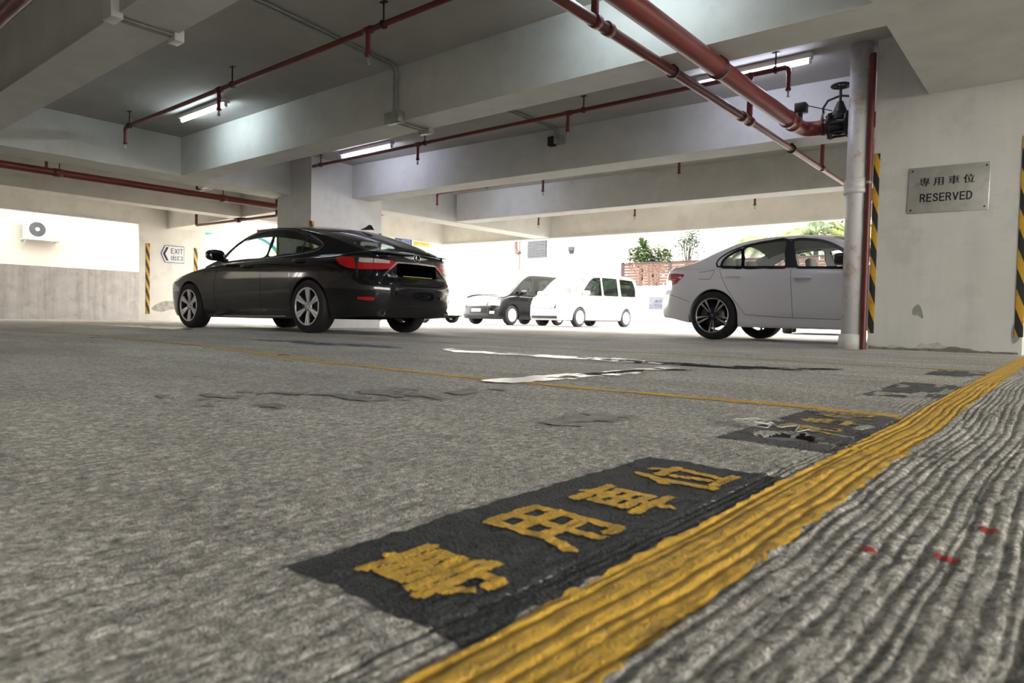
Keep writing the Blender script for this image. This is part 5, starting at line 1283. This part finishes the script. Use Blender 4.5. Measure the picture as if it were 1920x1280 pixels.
mb = MB(); mb.tube([(-24.1, YB - .12, 6), (-24.1, YB - .12, 4.1), (-24.02, YB - .12, 3.9), (-23.86, YB - .12, 3.86), (-23.80, YB - .12, 3.95)], .085, 12); mb.build('pipe', out_pipe, t)
mb = MB(); mb.tube([(-23.80, YB - .12, 4.5), (-23.80, YB - .12, 2.9)], .03, 8); mb.build('branch', out_pipe, t)

wood = mat('brown_fence_wood', (.088, .054, .044), rough=.8, spec=.08, vary=.2, scale=8)
post_m = mat('fence_post_grey', (.05, .04, .042), rough=.8, spec=.08)
t = thing('slat_fence', 'brown horizontal slat fence on top of the white boundary wall', 'fence', (-12.4, YB + .12, 1.93))
rs = np.random.default_rng(3)
for k, x in enumerate(np.arange(-4.95, 5.3, 2.53)):
    mb = MB(); mb.box(x - .06, x + .06, -.05, .05, 0, 1.16); mb.build('post', post_m, t)
mb = MB(); mb.box(-5.0, 5.2, -.05, .05, 1.10, 1.15); mb.build('top_rail', post_m, t)
for k in range(4):
    mb = MB(); x0 = -4.95 + k * 2.53 + .06; x1 = x0 + 2.41
    for r in range(8):
        x = x0
        while x < x1:
            w = min(.25 + rs.random() * .8, x1 - x); z = .03 + r * .135
            mb.box(x, x + w, -.015, .015, z, z + .118); x += w + (.02 + .12 * rs.random() * (rs.random() > .35))
    mb.build('slat_panel', wood, t)
t = thing('parking_sign', 'grey parking sign with a red arrow on the white boundary wall', 'sign', (-15.2, YB - .001, 1.10))
pale = mat('pale_blue_sign', (.085, .095, .12), rough=.8, spec=.08)
mb = MB(); mb.bbox(-.60, .60, -.02, 0, -.29, .29, .004); mb.build('panel', pale, t)
mb = MB(); mb.plate([(-.56, -.021, 0), (-.46, -.021, .06), (-.46, -.021, -.06)], (0, -.002, 0)); mb.build('arrow', lens_red, t)
mb = MB(); add_text(mb, '專用車位', .72, .14, (.08, -.0215, .09), (1, 0, 0), (0, 0, 1)); mb.build('lettering', black_ink, t); mb = MB(); add_text(mb, 'RESERVED', .72, .10, (.08, -.0215, -.11), (1, 0, 0), (0, 0, 1)); mb.build('lettering', black_ink, t)

# air conditioner on the neighbouring wall
t = thing('air_conditioner', 'white outdoor air-conditioning unit on the cream wall through the opening', 'air conditioner', (-23.0, 6.42, 2.47))
mb = MB(); mb.bbox(.12, .42, -.40, .40, -.25, .25, .02); mb.build('casing', white_out, t)
mb = MB()
ring_m = mat('fan_guard_grey', (.075, .08, .085), rough=.6, spec=.1)
for r in np.linspace(.07, .19, 7): mb.lathe([(r - .003, .43), (r + .003, .43), (r + .003, .437), (r - .003, .437)], 24, Matrix.Translation((0, -.12, 0)), axis='x', closed=True)
mb.build('fan_grille', ring_m, t); mb = MB(); mb.lathe([(0, .44), (.05, .44), (.05, .43)], 20, Matrix.Translation((0, -.12, 0)), axis='x'); mb.build('fan_hub', white_enamel, t)
mb = MB(); mb.lathe([(0, .4205), (.20, .4205), (.205, .424)], 28, Matrix.Translation((0, -.12, 0)), axis='x'); mb.build('fan_opening', vent_m, t)
mb = MB()
mb.box(0, .5, -.42, -.38, -.30, -.26); mb.box(0, .5, .42, .46, -.30, -.26); mb.box(.44, .48, -.45, .50, -.30, -.26); mb.tube([(.48, .44, -.28), (.02, .44, .05)], .012, 6); mb.tube([(.48, -.40, -.28), (.02, -.40, -.55)], .012, 6); mb.build('bracket', galv, t)
mb = MB(); mb.tube([(.2, -.41, .12), (.15, -.6, .22), (.06, -1.0, .42), (.05, -1.6, .6)], .018, 8); mb.build('pipe', white_enamel, t)
teal = mat('teal_canopy', (.035, .12, .115), rough=.8, spec=.08)
t = thing('canopy', 'pale arched canopy with a teal edge outside the exit opening', 'canopy', (-24.5, 13.2, 0))
th = np.linspace(0, math.pi, 25)
mb = MB(); mb.grid(np.array([[(x, -1.9 * math.cos(a), 2.35 + .95 * math.sin(a)) for x in (0, -3)] for a in th])); mb.build('roof', white_enamel, t)
mb = MB(); mb.grid(np.array([[(.02, -k * 1.9 * math.cos(a), 2.35 + k * .95 * math.sin(a)) for k in (.93, 1.03)] for a in th])); mb.grid(np.array([[(x, -1.03 * 1.9 * math.cos(a), 2.35 + 1.03 * .95 * math.sin(a)) for x in (.02, -.1)] for a in th])); mb.build('edge_band', teal, t)
for y in (-1.85, 1.85):
    mb = MB(); mb.tube([(-.1, y, 0), (-.1, y, 2.4)], .04, 8); mb.build('post', white_enamel, t)

# plants behind the fence
leaf_a = mat('leaf_green', (.075, .115, .048), rough=.8, spec=.08, vary=.4, scale=3)
leaf_b = mat('leaf_yellow_green', (.12, .145, .055), rough=.8, spec=.08, vary=.4, scale=3)
leaf_c = mat('leaf_blue_green', (.060, .095, .070), rough=.8, spec=.08, vary=.4, scale=3)
bark = mat('bark', (.04, .03, .022), rough=.9)
def blade(mb, p, d, L, w, droop, n=5):
    d = Vector(d).normalized(); s_ = d.cross(Vector((0, 0, 1))); s_ = s_.normalized() if s_.length > 1e-3 else Vector((1, 0, 0)); vs = []; p = Vector(p)
    for i in range(n + 1):
        q = i / n; c = p + d * L * q + Vector((0, 0, -droop * L * q * q)); ww = w * (1 - q) ** .7 * (.5 + 1.2 * min(q * 3, 1)) * .5 + .001
        vs += [c - s_ * ww, c + s_ * ww + Vector((0, 0, .2 * ww))]
    mb.add(vs, [(2 * i, 2 * i + 1, 2 * i + 3, 2 * i + 2) for i in range(n)])
def bush(name, label, x, y, z0, z1, rad, m, n, seed, leaf=.09, cat='shrub', sq=1.):
    rs = np.random.default_rng(seed)
    t = thing(name, label, cat, (x, y, 0))
    mb = MB()
    br = []
    for k in range(9):
        a = rs.random() * 6.28; e = Vector((rad * .75 * math.cos(a) * rs.random(), rad * .6 * math.sin(a), z0 + (z1 - z0) * (.45 + .5 * rs.random()))); br.append(e)
        mb.tube([(0, 0, 0), (e.x * .35, e.y * .35, z0 + (e.z - z0) * .4), e], [.035, .022, .008], 6)
    mb.build('stem', bark, t)
    mb = MB(); cl = [Vector((rad * (rs.random() * 2 - 1) * .8, rad * .7 * (rs.random() * 2 - 1), z0 + (z1 - z0) * (.15 + .8 * rs.random()))) for _ in range(16)] + br
    for k in range(n):
        c = cl[rs.integers(len(cl))]; p = c + Vector(rs.normal(0, .19 * rad, 3)); p.z = max(z0, min(z1 + .1, p.z))
        d = Vector(rs.normal(0, 1, 3)); d.z = abs(d.z) * .5 - .1
        blade(mb, p, d, leaf * (.7 + .6 * rs.random()), leaf * .42, .25, 2)
    mb.build('foliage', m, t)
bush('shrub', 'yellow-green shrub behind the end of the brown fence', -17.5, 31.6, 2.3, 4.0, .8, leaf_b, 900, 1, .22)
bush('shrub', 'bright green shrub under the spiky plant behind the brown fence', -16.2, 30.9, 2.3, 4.0, 1.0, leaf_a, 1000, 2, .22)
bush('small_tree', 'thin blue-green tree with small leaves behind the brown fence', -14.7, 31.2, 2.6, 4.75, .95, leaf_c, 900, 3, .17, 'tree')
bush('shrub', 'loose green shrub behind the white sedan boot', -12.6, 31.0, 1.4, 3.4, .8, leaf_b, 500, 4, .14)
bush('small_tree', 'leafy green tree behind the white sedan roof', -7.2, 31.5, 2.6, 5.0, 1.6, leaf_a, 1100, 5, .18, 'tree')
bush('small_tree', 'dense green tree nearest the drain pipe behind the white sedan', -4.6, 31.0, 2.6, 5.0, 1.3, leaf_c, 900, 6, .18, 'tree')
t = thing('spiky_plant', 'spiky yucca-like plant rising above the brown fence', 'plant', (-16.9, 30.8, 0))
mb = MB(); mb.tube([(.55, 0, 0), (.3, 0, 3.2), (0, 0, 3.75), (-.02, 0, 4.0)], [.06, .05, .045, .04], 8); mb.build('stem', bark, t)
mb = MB(); rs = np.random.default_rng(8)
for k in range(60):
    a = rs.random() * 6.28; e = rs.random() * 1.5 - .25; blade(mb, (-.02, 0, 4.0), (math.cos(a) * math.cos(e), math.sin(a) * math.cos(e), math.sin(e)), .6 + .25 * rs.random(), .10, .25, 4)
mb.build('foliage', leaf_a, t)
def palm(x, y, h, n, seed, label):
    rs = np.random.default_rng(seed); t = thing('palm_tree', label, 'palm', (x, y, 0), 0, None)
    mb = MB(); mb.tube([(0, 0, 0), (.05, 0, h * .5), (0, 0, h)], [.16, .12, .09], 10); mb.build('trunk', bark, t)
    for k in range(n):
        a = 6.283 * k / n + rs.random() * .5; e = .25 + .7 * rs.random(); L = 2.1 + .5 * rs.random(); mb = MB()
        d = Vector((math.cos(a) * math.cos(e), math.sin(a) * math.cos(e), math.sin(e)))
        pt = lambda q: Vector((0, 0, h)) + d * L * q + Vector((0, 0, -1.05 * L * q * q * .8))
        mb.tube([pt(q) for q in np.linspace(0, 1, 9)], [.022 * (1 - .8 * q) for q in np.linspace(0, 1, 9)], 5)
        sd = d.cross(Vector((0, 0, 1))).normalized()
        for q in np.linspace(.12, 1, 30):
            tn = (pt(min(1, q + .02)) - pt(q - .02)).normalized()
            for s_ in (-1, 1): blade(mb, pt(q), sd * s_ + tn * .8 + Vector((0, 0, -.15)), .62 * math.sin(math.pi * min(1, .15 + .8 * q)) + .08, .04, .5, 3)
        mb.build('frond', leaf_a if k % 3 else leaf_b, t)
palm(-10.9, 31.4, 3.9, 9, 11, 'drooping palm behind the roof of the white sedan, farther from the drain pipe')
palm(-8.7, 31.0, 4.2, 10, 12, 'palm behind the roof of the white sedan, second from the drain pipe')
palm(-5.9, 31.2, 4.1, 10, 13, 'palm behind the windscreen of the white sedan, closest to the drain pipe')
